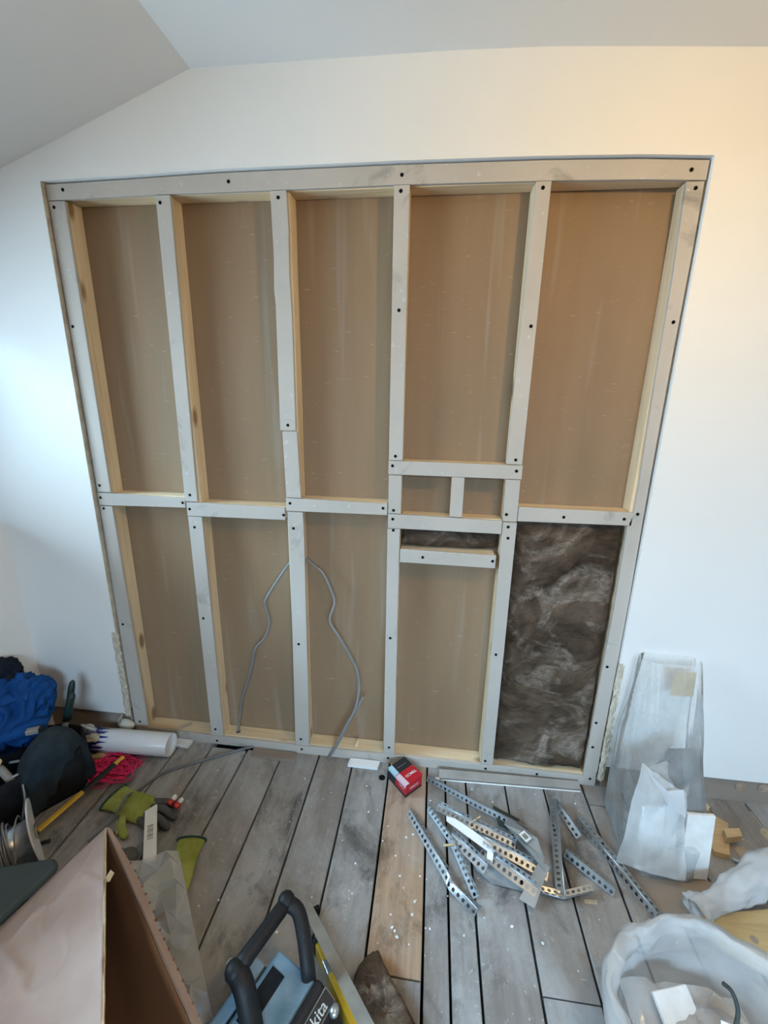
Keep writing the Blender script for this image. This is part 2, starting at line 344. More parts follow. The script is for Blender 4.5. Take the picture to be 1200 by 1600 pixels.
# left: dwarf wall with a deep sill, window above it close to the corner
mb = MB(); mb.box(-1.78, WX0, WY1, .06, -.1, .961); mb.box(-1.78, WX0, WY1, -1.5, .961, 2.05); mb.box(-1.78, -1.735, -1.5, .06, 1.93, 2.05)
struct(obj('wall_left', mb, 'paint'))
def window(name, o, X, Y, wdt, hgt, ncol):
    """o lower corner, X along the width, Y out of the room"""
    X = Vector(X); Yv = Vector(Y); Z = Vector((0, 0, 1)); o = Vector(o)
    r = bpy.data.objects.new(name, None); COL.objects.link(r); struct(r)
    def bar(a0, a1, z0, z1, d0, d1):
        m_ = MB(); return m_.prism([o + X * a0 + Z * z0 + Yv * d0, o + X * a1 + Z * z0 + Yv * d0, o + X * a1 + Z * z1 + Yv * d0, o + X * a0 + Z * z1 + Yv * d0], Yv * (d1 - d0))
    t = .045
    for b in (bar(0, wdt, 0, t, 0, .035), bar(0, wdt, hgt - t, hgt, 0, .035), bar(0, t, t, hgt - t, 0, .035), bar(wdt - t, wdt, t, hgt - t, 0, .035)): obj('frame_bar', b, 'upvc', r, bevel=.004)
    step = (wdt - t) / ncol
    for i in range(ncol):
        if i: obj('mullion', bar(i * step, i * step + t, t, hgt - t, 0, .035), 'upvc', r, bevel=.004)
        obj('pane', bar(i * step + t, (i + 1) * step, t, hgt - t, .016, .020), 'glass', r)
window('window_1', (-1.737, -.015, .962), (0, -1, 0), (-1, 0, 0), 1.48, .97, 2)
window('window_2', (1.55, WY1 - .02, .90), (-1, 0, 0), (0, -1, 0), 1.6, 1.3, 3)
mb = MB(); mb.box(WX1, WX1 + .1, WY1, .1, -.1, 2.4); struct(obj('wall_right', mb, 'bare'))
mb = MB(); y0, y1 = WY1 - .12, WY1
mb.box(-1.98, -.05, y0, y1, -.1, 2.4); mb.box(1.55, 2.45, y0, y1, -.1, 2.4); mb.box(-.05, 1.55, y0, y1, -.1, .9); mb.box(-.05, 1.55, y0, y1, 2.2, 2.4)
struct(obj('wall_front', mb, 'bare'))
# where the skirting was: rough battens at the foot of the wall
mb = MB(); mb.box(WX0, -1.118, .004, .05, -.05, .109); struct(obj('baseboard_left', mb, 'skirt', bevel=.002))
mb = MB(); mb.box(.868, 2.35, .004, .05, -.05, .106); br_ = struct(obj('baseboard_right', mb, 'skirt', bevel=.002))
for cx_, cz_ in ((1.368, .062), (1.445, .066), (1.60, .065), (1.69, .063)):
    m_ = MB(); ring = []
    for r_, y_ in ((.021, .0035), (.020, .0005), (.016, .0012), (.015, .002)): ring.append([(cx_ + r_ * math.cos(q), y_, cz_ + r_ * math.sin(q)) for q in (2 * math.pi * k / 20 for k in range(20))])
    m_.loft(ring, False, True); p = obj('plugged_hole', m_, 'plug', br_); p['label'] = 'round hole filled with plaster'
# pendant bulb hanging behind the photographer's right shoulder
dl = thing('pendant_lamp', 'bare warm bulb hanging on a white cord from the ceiling', 'light', (.80, -1.00, 2.33))
m_ = MB(); m_.loft([[(r_ * math.cos(q), r_ * math.sin(q), z_) for q in (2 * math.pi * k / 24 for k in range(24))] for r_, z_ in ((.04, 0), (.038, -.018), (.006, -.024))]); obj('ceiling_rose', m_, 'upvc', dl, smooth=True)
m_ = MB(); m_.tube([(0, 0, -.02), (0, 0, -.11)], .003, 8); obj('cord', m_, 'upvc', dl)
m_ = MB(); m_.tube([(0, 0, -.10), (0, 0, -.15)], .014, 16); obj('bulb_holder', m_, 'upvc', dl)
m_ = MB(); m_.ico(3, lambda v: Vector((v.x * .028, v.y * .028, -.182 + v.z * .032))); obj('bulb', m_, emit('warm_bulb', (1, .70, .38), 30), dl, smooth=True)
l = bpy.data.lights.new('warm_bulb', 'POINT'); l.shadow_soft_size = .035; l.energy = WARM; l.color = (1, .655, .24)
lo = bpy.data.objects.new('warm_bulb', l); lo.location = (.80, -1.00, 2.07); COL.objects.link(lo)

# ================================================================ STUD FRAME
SF = thing('stud_frame', 'timber stud frame faced with grey plasterboard strips, filling the wall opening', 'wall frame')
screws = [(-1.055, 2.08), (-1.095, 2.033), (-.505, 2.085), (-.732, 2.036), (-1.097, 1.679), (.803, 2.071), (.822, 2.028), (.419, 2.041), (.827, 1.691), (.424, 1.68), (-.352, 2.039), (.02, 2.085), (.018, 2.045), (.021, 1.726), (-.351, 1.366), (-1.093, 1.125), (-1.097, 1.078), (-1.091, 1.036), (-.767, 1.073), (-.735, 1.104), (-.742, 1.05), (-.73, .98), (-.381, 1.045), (-.355, 1.09), (-.346, .996), (-.018, 1.088), (-1.089, .542), (-.733, .599), (-.344, .518), (-1.082, .063), (-.731, .066), (-.729, .006), (-.351, .062), (-.349, .01), (.021, 1.272), (.012, 1.239), (.019, 1.082), (.017, 1.05), (.02, 1.009), (.418, 1.273), (.424, 1.236), (.405, 1.086), (.415, 1.042), (.418, 1.002), (.593, 1.086), (.785, 1.089), (.824, 1.108), (.128, .913), (.373, .914), (.018, .577), (.416, .543), (.814, .53), (.81, .285), (.813, .173), (.824, .022), (.024, .068), (.021, .014), (.415, .053), (.419, .015), (.621, .016)]
def inside(p, poly):
    c = False; n = len(poly)
    for i in range(n):
        (x0, z0), (x1, z1) = poly[i], poly[(i + 1) % n]
        if (z0 > p[1]) != (z1 > p[1]) and p[0] < (x1 - x0) * (p[1] - z0) / (z1 - z0) + x0: c = not c
    return c
SC = bpy.data.meshes.new('screw'); _b = MB()
_b.loft([[(r_ * math.cos(q), y_, r_ * math.sin(q)) for q in (2 * math.pi * k / 10 for k in range(10))] for r_, y_ in ((.0054, .002), (.0054, -.0006), (.0040, -.0008), (.0016, -.0003))])
SC.from_pydata(_b.v, [], _b.f); SC.materials.append(MAT['screw'])
T = .0125
def strips(wood, polys):
    for pl in polys:
        m_ = MB(); m_.prism([(x, 0, z) for x, z in pl], (0, T - .0006, 0)); o = obj('plasterboard_strip', m_, 'strip', wood, bevel=.0012)
        for s in list(screws):
            if inside(s, pl):
                screws.remove(s); q = bpy.data.objects.new('screw', SC); COL.objects.link(q); q.location = (s[0], 0, s[1]); q.parent = wood
def timber(name, x0, x1, z0, z1, mat, polys, y1=.0715):
    m_ = MB(); m_.box(x0, x1, T, y1, z0, z1); o = obj(name, m_, mat, SF, bevel=.002); strips(o, polys); return o
def quad(x0, x1, z0, z1, xb0=None, xb1=None): return [(xb0 if xb0 is not None else x0, z0), (xb1 if xb1 is not None else x1, z0), (x1, z1), (x0, z1)]
top = [(-1.113, 2.096), (-.829, 2.101), (-.527, 2.108), (-.26, 2.109), (.023, 2.110), (.414, 2.107), (.667, 2.101), (.845, 2.092)]
topb = [(-1.113, 2.052), (-.74, 2.058), (-.521, 2.058), (-.261, 2.059), (.025, 2.061), (.42, 2.058), (.675, 2.053), (.845, 2.046)]
timber('top_plate', -1.112, .845, 2.058, 2.090, 'pine_x', [top + topb[::-1]])
timber('sole_plate', -1.110, .846, FZ, .0305, 'pine_x', [[(-1.108, FZ), (-1.106, .036), (-.75, .030), (-.319, .027), (.049, .031), (.45, .033), (.846, .030), (.846, FZ)]])
timber('stud', -1.109, -1.056, .031, 2.057, 'pine_z', [quad(-1.111, -1.055, 1.100, 2.050, -1.106, -1.052), quad(-1.106, -1.055, .038, 1.045, -1.107, -1.048)])
timber('stud', -.749, -.701, .031, 2.057, 'pine_z', [quad(-.745, -.697, 1.079, 2.056, -.757, -.708), quad(-.752, -.697, .032, 1.021, -.752, -.698)])
timber('stud', -.372, -.319, .031, 2.057, 'pine_z', [
    [(-.376, 2.057), (-.375, 1.959), (-.374, 1.879), (-.378, 1.789), (-.375, 1.746), (-.379, 1.348), (-.324, 1.348), (-.323, 1.55), (-.322, 1.716), (-.326, 1.83), (-.323, 1.958), (-.326, 2.058)],
    [(-.372, 1.345), (-.368, 1.111), (-.314, 1.111), (-.320, 1.345)],
    [(-.366, 1.058), (-.366, .80), (-.368, .534), (-.376, .030), (-.316, .030), (-.312, .30), (-.311, .539), (-.307, .988), (-.309, 1.058)]])
timber('stud', -.001, .044, .031, 2.057, 'pine_z', [quad(-.002, .044, 1.258, 2.060, -.001, .046), quad(.0, .045, 1.070, 1.206), quad(-.001, .043, .033, 1.014, .003, .047)])
timber('stud', .397, .441, .031, 2.057, 'pine_z', [quad(.399, .441, 1.258, 2.057, .390, .440), quad(.393, .440, 1.062, 1.206, .396, .442), quad(.396, .443, .035, 1.058, .400, .446)])
timber('stud', .804, .844, .031, 2.052, 'pine_z', [[(.796, 2.044), (.804, 1.815), (.806, 1.518), (.813, 1.201), (.812, 1.116), (.800, 1.062), (.803, .766), (.798, .425), (.798, .031), (.844, .031), (.847, .485), (.847, .819), (.843, 1.181), (.842, 1.591), (.844, 1.879), (.842, 2.044)]])
def nog(x0, x1, z0, z1, sx0, sx1, sz, name='nogging'):
    (a, b, c, d) = sz                                  # strip: lower left, lower right, upper right, upper left heights
    return timber(name, x0, x1, z0, z1, 'pine_x', [[(sx0, a), (sx1, b), (sx1, c), (sx0, d)]])
nog(-1.054, -.751, 1.052, 1.094, -1.108, -.758, (1.048, 1.054, 1.090, 1.097))
nog(-.699, -.374, 1.030, 1.074, -.753, -.376, (1.023, 1.026, 1.072, 1.076))
nog(-.317, -.003, 1.063, 1.105, -.370, -.003, (1.061, 1.063, 1.104, 1.109))
nog(.046, .395, 1.212, 1.254, -.002, .443, (1.209, 1.208, 1.255, 1.256))
nog(.046, .395, 1.020, 1.064, .0, .394, (1.016, 1.015, 1.062, 1.068))
nog(.443, .802, 1.070, 1.111, .4435, .811, (1.064, 1.067, 1.112, 1.114))
nog(.046, .380, .892, .935, .046, .384, (.889, .887, .935, .940))
timber('short_post', .216, .255, 1.066, 1.210, 'pine_z', [quad(.215, .257, 1.0685, 1.2075)])
m_ = MB(); m_.box(-1.112, .850, .0725, .085, -.01, 2.092); bb = obj('backing_board', m_, 'board', SF); bb['label'] = 'brown plasterboard seen between the studs'
# mineral wool in two bays
def batt(name, x0, x1, z0, z1, y0, seed, label, nx, nz_):
    m_ = MB(); yb = .0715
    def f(u, v):
        e = min(u, 1 - u, v * (z1 - z0) / (x1 - x0), (1 - v) * (z1 - z0) / (x1 - x0)); rnd = .022 * math.exp(-e * 22)
        x = x0 + (x1 - x0) * u; z = z0 + (z1 - z0) * v
        h = nv(x * 9, z * 6, seed) * .011 + abs(nv(x * 17, z * 13, seed + 5)) * .010 + nv(x * 45, z * 40, seed) * .003
        return (x + (.006 * nv(z * 9, seed, 1) if u in (0, 1) else 0), min(yb - .004, y0 + rnd + h), z)
    m_.grid(nx, nz_, f)
    k = nx + 1; n0 = len(m_.v); bd = [i for i in range(k)] + [j * k + nx for j in range(1, nz_ + 1)] + [nz_ * k + i for i in range(nx - 1, -1, -1)] + [j * k for j in range(nz_ - 1, 0, -1)]
    m_.v += [(m_.v[i][0], yb, m_.v[i][2]) for i in bd]
    for i in range(len(bd)): j = (i + 1) % len(bd); m_.f.append((bd[i], bd[j], n0 + j, n0 + i))
    m_.f.append(tuple(n0 + i for i in range(len(bd))))
    return tag(obj(name, m_, 'wool', smooth=True), label, 'insulation')
batt('insulation_batt', .450, .798, .036, 1.062, .010, 4, 'brown mineral wool batt filling the lower right bay of the frame', 60, 160)
batt('insulation_batt', .049, .392, .942, 1.000, .022, 11, 'small brown mineral wool strip under the middle of the frame', 60, 16)
# cables in the bays
def cable(name, pts, label, r=.0050, mat='cable', end=None):
    m_ = MB(); m_.tube(smoothpath(pts, 7), r, 8); o = obj(name, m_, mat, smooth=True)
    return tag(o, label, 'cable')
cable('grey_cable', [(-.352, .045, .850), (-.379, .04, .842), (-.423, .035, .78), (-.477, .026, .691), (-.482, .028, .657), (-.473, .034, .581), (-.496, .03, .513), (-.537, .03, .464), (-.558, .034, .387), (-.587, .036, .29), (-.616, .036, .207), (-.635, .036, .107), (-.646, .036, .0315)],
      'grey cable dropping from the third stud into a hole in the sole plate')
gc = cable('grey_cable', [(-.335, .055, .862), (-.314, .050, .857), (-.285, .040, .839), (-.248, .032, .813), (-.216, .026, .749), (-.202, .024, .696), (-.221, .022, .619), (-.188, .020, .557), (-.142, .018, .475), (-.111, .016, .404), (-.103, .012, .33), (-.119, .006, .235), (-.160, -.002, .135), (-.190, -.006, .066), (-.222, -.010, .004),
      (-.228, -.012, -.004), (-.224, -.016, .002), (-.201, -.012, .052), (-.150, -.002, .166), (-.110, .008, .243), (-.086, .012, .292)], 'grey cable hanging from the third stud, its end doubled back upward')
m_ = MB(); m_.tube([(-.086, .012, .292), (-.082, .013, .300)], .003, 6); obj('cable_core', m_, 'copper', gc)
m_ = MB(); m_.tube([(-.646, .036, .0309), (-.646, .036, .0322)], .0085, 12); obj('cable_hole', m_, 'black_gap', SF)
def splinter(name, a, b, wd, mat, label):
    a, b = Vector(a), Vector(b); d = (b - a); s = d.cross(Vector((0, 1, .3))).normalized() * wd
    m_ = MB(); m_.prism([a - s * .6, a + s, a + d * .55 + s * .9, b + s * .1, a + d * .6 - s], (0, .004, .003)); return tag(obj(name, m_, mat), label, 'wood scrap')
splinter('wood_splinter', (-.118, .020, .0315), (-.108, .030, .066), .006, 'pine_z', 'pale wood splinter standing on the sole plate in the third bay')
splinter('wood_splinter', (-.905, .016, .0315), (-.868, .046, .034), .005, 'skirt', 'dark brown splinter lying on the sole plate in the first bay')

# ================================================================ THINGS ON THE FLOOR
# ---- red screw box
def redbox():
    A, B, C_, D = Vector((.030, -.082, 0)), Vector((.104, -.160, 0)), Vector((.164, -.100, 0)), Vector((.090, -.022, 0))
    H = .054; t = thing('screw_box', 'red and black card screw box standing on the newer orange floorboard', 'box', fl(0, 0))
    up_ = Vector((0, 0, 1)); u = (B - A); v = (D - A)
    m_ = MB(); m_.prism([A, B, C_, D], up_ * .012); obj('base_band', m_, 'boxblack', t, bevel=.001)
    P = A + u * .42; Q = D + v * 0 + u * .42
    m_ = MB(); m_.prism([P, B, C_, Q], up_ * .0415); o = obj('red_side', m_, 'red', t, bevel=.001); o.location.z = .0118
    m_ = MB(); m_.prism([A, P, Q, D], up_ * .0415); o = obj('black_side', m_, 'boxblack', t, bevel=.001); o.location.z = .0118
    # lid, its front edge sprung open a little
    lu = u.normalized(); lv = v.normalized()
    e = lambda p, z: (p.x, p.y, z)
    A2, B2, C2, D2 = A - lu * .001, B + lu * .004, C_ + lu * .004, D - lu * .001
    m_ = MB(); m_.prism([e(A2, H), e(A2 + (B2 - A2) * .44, H + .001), e(D2 + (C2 - D2) * .44, H + .001), e(D2, H)], (0, 0, .0016)); obj('lid_black', m_, 'boxblack', t)
    m_ = MB(); m_.prism([e(A2 + (B2 - A2) * .44, H + .001), e(B2, H + .006), e(C2, H + .006), e(D2 + (C2 - D2) * .44, H + .001)], (0, 0, .0016)); lid = obj('lid_red', m_, 'red', t)
    # two-tone label wrapped over the left edge of the lid
    for nm, a, b, mt in (('blue_label', .03, .44, 'cyanlabel'), ('pink_label', .47, .99, 'pinklabel')):
        m_ = MB(); p0 = A2 + (B2 - A2) * a; p1 = A2 + (B2 - A2) * b; zz = lambda q: H + .003 + max(0, q - .44) * .009
        m_.prism([e(p0 - lv * .003, zz(a)), e(p1 - lv * .003, zz(b)), e(p1 + lv * .016, zz(b)), e(p0 + lv * .016, zz(a))], (0, 0, .0008)); obj(nm, m_, mt, t)
        m_ = MB(); m_.prism([e(p0 - lv * .003, zz(a)), e(p1 - lv * .003, zz(b)), e(p1 - lv * .002, zz(b) - .012), e(p0 - lv * .002, zz(a) - .012)], lv * .0008); obj(nm + '_fold', m_, mt, t)
    c = (A2 + B2 + C2 + D2) / 4
    X = -lv; Z = (up_ - lu * .08).normalized(); Y = Z.cross(X)
    X = (-lv).normalized(); Y = Z.cross(X).normalized()
    ctr = A2 + (B2 - A2) * .70 + (D2 - A2) * .60
    text('lettering', 'TIMCO', .0165, 'white', t, frame((ctr.x, ctr.y, H + .0056), X, Y, Z), .0002)
    ctr = A2 + (B2 - A2) * .24 + (D2 - A2) * .55
    m_ = MB(); p = Vector((ctr.x, ctr.y, H + .0022)); m_.prism([p - lv * .022 - lu * .001, p + lv * .022 - lu * .001, p + lv * .022 + lu * .001, p - lv * .022 + lu * .001], (0, 0, .0004)); obj('printed_line', m_, 'cable', t)
    nrm = lu; Xs = lv; mid = B + (C_ - B) * .5
    text('side_lettering', 'TIMCO', .015, 'pinklabel', t, frame((mid.x + lu.x * .0006, mid.y + lu.y * .0006, .030), Xs, (0, 0, 1), lu), .0002)
    mid = A + (B - A) * .78
    text('side_lettering', 'TIMCO', .010, 'pinklabel', t, frame((mid.x - lv.x * .0006, mid.y - lv.y * .0006, .036), lu, (0, 0, 1), -lv), .0002)
redbox()

# ---- flat offcuts lying along the foot of the frame
def flat(name, pts, h, mat, label, cat, z=0, bevel=.001, edge=None):
    m_ = MB(); m_.prism([fl(x, y, z) for x, y in pts], (0, 0, h)); return tag(obj(name, m_, mat, bevel=bevel), label, cat)
flat('plasterboard_offcut', [(-.558, -.052), (-.445, -.060), (-.365, -.053), (-.370, -.014), (-.560, -.012)], .009, 'skirt', 'thin brownish board offcut on the floor below the third stud', 'offcut')
flat('plasterboard_offcut', [(-.142, -.050), (-.018, -.050), (-.012, -.014), (-.138, -.014)], .012, 'paper', 'small white rectangular offcut on the floor left of the red box', 'offcut')
flat('plasterboard_offcut', [(-.915, -.045), (-.842, -.050), (-.838, -.014), (-.915, -.014)], .014, 'plaster_white', 'pale offcut at the right end of the white roll', 'offcut')
flat('plasterboard_offcut', [(-1.200, -.160), (-1.140, -.150), (-1.130, -.125), (-1.190, -.118)], .015, 'pine_block', 'small beige offcut between the white roll and the pink string', 'offcut')
t = tag(obj('plasterboard_strip', MB().prism([(.232, -.050, FZ + .001), (.780, -.030, FZ + .001), (.780, -.006, FZ + .017), (.232, -.022, FZ + .017)], (0, -.005, .0115)), 'strip_dark', bevel=.001), 'long grey plasterboard strip lying against the sole plate beside the red box', 'offcut')
m_ = MB(); m_.prism([(.229, -.0565, FZ + .001), (.781, -.0365, FZ + .001), (.781, -.0350, FZ + .005), (.229, -.0550, FZ + .005)], (0, .0015, 0)); obj('cut_edge', m_, 'plaster_white', t)
m_ = MB(); m_.ico(2, lambda v: Vector((.226 + v.x * .012 * (1 + .3 * nv(v.x * 2, v.y * 2, 1)), -.055 + v.y * .007, FZ + .006 + v.z * .006))); obj('broken_corner', m_, 'plaster_white', t)
m_ = MB(); m_.tube([fl(.005, -.082, .0001), fl(.005, -.082, .0011)], .013, 14); o = obj('floor_hole', m_, 'black_gap', flo)
m_ = MB(); m_.ico(3, lambda v: Vector((-1.135 + v.x * .036 * (1 + .2 * nv(v.x * 3, v.y * 3, 5)), -.014 + v.y * .020, .052 + v.z * .030 - .012 * v.x * v.z))); tag(obj('plaster_lump', m_, 'cream', smooth=True), 'smooth cream plaster lump at the foot of the left frame edge', 'plaster')
m_ = MB(); m_.tube(smoothpath([(-1.152, -.018, .060), (-1.158, -.03, .085), (-1.148, -.026, .098), (-1.150, -.012, .108)], 4), .007, 8); tag(obj('pipe_stub', m_, 'skirt', smooth=True), 'short brown pipe stub bent out of the cream plaster lump', 'pipe')

# ---- white roll
t = thing('plastic_roll', 'white plastic sheet rolled into a tube, lying along the wall below the first bay', 'roll', fl(-.892, -.083))
ang = math.atan2(-.018, -.40); t.rotation_euler.z = ang + math.pi
def ringx(x, r, z=.046): return [(x, r * math.cos(q), z + r * math.sin(q)) for q in (2 * math.pi * k / 40 for k in range(40))]
m_ = MB(); m_.loft([ringx(-.42, .0455), ringx(-.2, .046), ringx(0, .0455), ringx(.001, .044), ringx(-.02, .0428), ringx(-.42, .0425)], False, False); obj('rolled_sheet', m_, 'tubewhite', t, smooth=True)
m_ = MB(); m_.tube([(-.019, 0, .046), (-.021, 0, .046)], .0425, 40); obj('end_disc', m_, 'tubewhite', t)
m_ = MB(); rr = []
for k in range(41):
    q = R(-60 + 200 * k / 40); x1 = -.325 + .018 * (k % 5) + .012 * math.sin(k * 1.7); rr.append([(-.42, .0464 * math.cos(q) * -1, .046 + .0464 * math.sin(q)), (min(x1, -.25), .0464 * math.cos(q) * -1, .046 + .0464 * math.sin(q))])
m_.loft(rr, closed=False); obj('printed_end', m_, 'printblue', t)

# ---- pink builder's line in a tangle
m_ = MB()
for k in range(26):
    cx0, cy0 = random.uniform(-1.13, -1.04), random.uniform(-.235, -.165); pts = []
    ph = random.uniform(0, 6.28); r0 = random.uniform(.02, .06)
    for i in range(22):
        q = ph + i * .55; r_ = r0 * (1 + .5 * nv(k, i * .4, 2)); pts.append(fl(cx0 + r_ * 1.3 * math.cos(q), cy0 + r_ * .9 * math.sin(q), .006 + .022 * abs(nv(i * .5, k * 1.3, 7)) + (.018 if k % 3 == 0 else 0) * abs(math.sin(q))))
    m_.tube(smoothpath(pts, 3), .0016, 5)
for k in range(3): m_.tube(smoothpath([fl(-1.05, -.16 - .02 * k, .01), fl(-1.02, -.13 - .01 * k, .012), fl(-.985 + .006 * k, -.125 - .02 * k, .004), fl(-1.0, -.16, .004)], 5), .0016, 5)
tag(obj('string_tangle', m_, 'pink', smooth=True), 'tangled bright pink string on the floor in front of the white roll', 'string')

# ---- yellow and black bar tool
t = thing('pry_tool', 'long yellow tool with a black middle lying under the pink string', 'tool', fl(0, 0))
a, b = Vector((-1.135, -.47, .024)), Vector((-1.055, -.150, .034)); d = b - a
def seg(n_, f0, f1, r_, mt, fl_=.6): m_ = MB(); m_.tube([a + d * f0, a + d * (f0 + f1) / 2, a + d * f1], r_, 6, fl_); obj(n_, m_, mt, t)
seg('yellow_bar', 0, .47, .011, 'yellow'); seg('black_grip', .47, .86, .014, 'rubber'); seg('yellow_tip', .86, .98, .010, 'yellow')
m_ = MB(); m_.tube([a + Vector((-.006, 0, -.008)), a + Vector((.02, -.03, -.016)), a + Vector((.055, -.012, -.018))], .006, 6); obj('steel_hook', m_, 'rubber', t)

# ---- cable on the floor
o = cable('floor_cable', [fl(-.560, -.004, .006), fl(-.600, -.028, .010), fl(-.679, -.070, .008), fl(-.776, -.122, .005), fl(-.872, -.188, .005), fl(-.912, -.264, .006), fl(-.912, -.325, .044), fl(-.895, -.365, .060), fl(-.908, -.41, .03), fl(-.95, -.47, .006)], 'grey cable trailing across the floorboards and over the lime glove', .0052, 'cable_dark')
m_ = MB(); m_.prism([fl(-.600, -.020, -.001), fl(-.505, -.022, -.001), fl(-.505, .002, -.001), fl(-.600, .002, -.001)], (0, 0, .0026)); obj('floor_notch', m_, 'black_gap', flo)

# ---- gloves
def limb(path, rs, flat_): m_ = MB(); m_.tube(smoothpath(path, 4), [rs[0] + (rs[1] - rs[0]) * i / (4 * (len(path) - 1)) if len(rs) == 2 else rs[min(len(rs) - 1, i // 4)] + (rs[min(len(rs) - 1, i // 4 + 1)] - rs[min(len(rs) - 1, i // 4)]) * (i % 4) / 4 for i in range(4 * (len(path) - 1) + 1)], 12, flat_); return m_
def domed(m_):
    return m_
def glove(label, loc, rz, fingers, cuffw=.052, palm_h=.5):
    t = thing('work_glove', label, 'glove', loc, rz)
    rings = []
    for x, hw, h in ((-.125, cuffw, .018), (-.122, cuffw + .002, .020), (-.085, cuffw * .86, .022), (-.045, cuffw * .92, .026), (-.005, .052, .030), (.03, .053, .028), (.055, .046, .022), (.066, .034, .014)):
        rings.append([(x + .004 * nv(x * 20, q, 3), hw * math.cos(q) * (1 + .05 * nv(q, x * 30, 1)), h * .55 + max(-.54 * h, h * .75 * math.sin(q)) + .005 * nv(x * 40, math.cos(q) * 3, 8) * (1 if math.sin(q) > 0 else 0)) for q in (2 * math.pi * k / 24 for k in range(24))])
    m_ = MB(); m_.loft(rings); obj('palm', m_, 'glove', t, smooth=True, sub=1)
    m_ = MB(); m_.tube([(-.123, (cuffw + .003) * math.cos(q), .012 + .017 * math.sin(q)) for q in (2 * math.pi * k / 24 for k in range(25))], .0028, 6); obj('cuff_binding', m_, 'binding', t, smooth=True)
    for i, (pts, r_) in enumerate(fingers):
        P = smoothpath(pts, 4); n = len(P); m_ = MB()
        ext = (P[-1] - P[-2]).normalized(); P2 = P + [P[-1] + ext * r_ * .5, P[-1] + ext * r_ * .85]
        m_.tube(P2, [r_ * (1.05 - .15 * k / n) for k in range(n)] + [r_ * .65, r_ * .25], 12, .85); obj('thumb' if i == 4 else 'finger', m_, 'glovegrey' if i != 4 else 'glove', t, smooth=True)
    return t
g1 = glove('lime green work glove with grey fingers lying palm down beside the cardboard box', fl(-.862, -.338), R(-13), [
    ([(.04, .035, .016), (.08, .048, .018), (.115, .056, .014)], .0135), ([(.05, .014, .018), (.10, .022, .022), (.150, .018, .014)], .014),
    ([(.05, -.012, .018), (.105, -.012, .024), (.155, -.020, .013)], .014), ([(.045, -.034, .016), (.09, -.045, .020), (.135, -.062, .012)], .0125), ([(-.02, -.045, .014), (.01, -.078, .016), (.045, -.094, .012)], .0135)])
g2 = glove('lime green work glove with a dark green cuff, half under the clear plastic sheet', fl(-.588, -.545), R(-82), [
    ([(.04, .035, .016), (.08, .045, .018), (.10, .05, .012)], .0135), ([(.05, .012, .018), (.09, .016, .020), (.11, .016, .012)], .014),
    ([(.05, -.012, .018), (.09, -.012, .020), (.11, -.016, .012)], .014), ([(.045, -.034, .016), (.08, -.042, .018), (.095, -.05, .012)], .0125), ([(-.02, -.045, .014), (.0, -.065, .016), (.03, -.075, .012)], .0135)], .046)
m_ = MB(); m_.ico(3, lambda v: Vector(fl(-.775, -.505, .022)) + Vector((v.x * .030 * (1 + .25 * nv(v.x * 2, v.y * 2, 3)), v.y * .026, v.z * .021 * (1 + .2 * nv(v.x * 3, v.z * 3, 8))))); tag(obj('rubber_lump', m_, 'glovegrey', smooth=True), 'dark grey rounded rubber lump left of the white packet', 'rubber piece')
tag(obj('wood_stick', MB().prism([fl(-.905, -.395, .002), fl(-.893, -.385, .002), fl(-.862, -.428, .004), fl(-.874, -.438, .004)], (0, 0, .012)), 'pine_block', bevel=.002), 'small pale wooden stick between the lime glove and the cardboard box', 'stick')
for k, (x, y) in enumerate(((-.742, -.318), (-.712, -.326))):
    t = thing('wire_connector', ('left', 'right')[k] + ' one of two small red and white connectors lying on the glove fingers', 'connector', fl(x, y, .034), R(-20))
    m_ = MB(); m_.tube([(0, -.012, 0), (0, .002, .004), (0, .006, .006)], [.011, .011, .008], 10); obj('red_shell', m_, 'redplastic', t, bevel=.001)
    m_ = MB(); m_.tube([(0, .005, .006), (.001, .014, .010), (0, .020, .012)], [.008, .009, .005], 8); obj('white_tip', m_, 'white', t, bevel=.001)
# narrow white packet with bar print
t = thing('white_packet', 'narrow white packet with printed bars lying between the two gloves', 'packet', fl(0, 0))
a, b = Vector((-.790, -.362, .043)), Vector((-.690, -.520, .020)); d = (b - a); n_ = d.normalized(); s_ = n_.cross(Vector((0, 0, 1))).normalized() * -1
u_ = s_.cross(n_) if s_.cross(n_).z > 0 else n_.cross(s_)
m_ = MB(); m_.prism([a - s_ * .019 - n_ * -.006, a + s_ * .019 + n_ * -.006, b + s_ * .019, b - s_ * .019], u_ * .012); obj('card', m_, 'paper', t, bevel=.0015)
for k in range(9):
    f = .36 + .03 * k; p = a + d * f + u_ * .0121; m_ = MB(); wd = .0018 if k % 3 else .003
    m_.prism([p - s_ * .009 - n_ * wd, p + s_ * .009 - n_ * wd, p + s_ * .009 + n_ * wd * .4, p - s_ * .009 + n_ * wd * .4], u_ * .0003); obj('printed_bar', m_, 'cable', t)

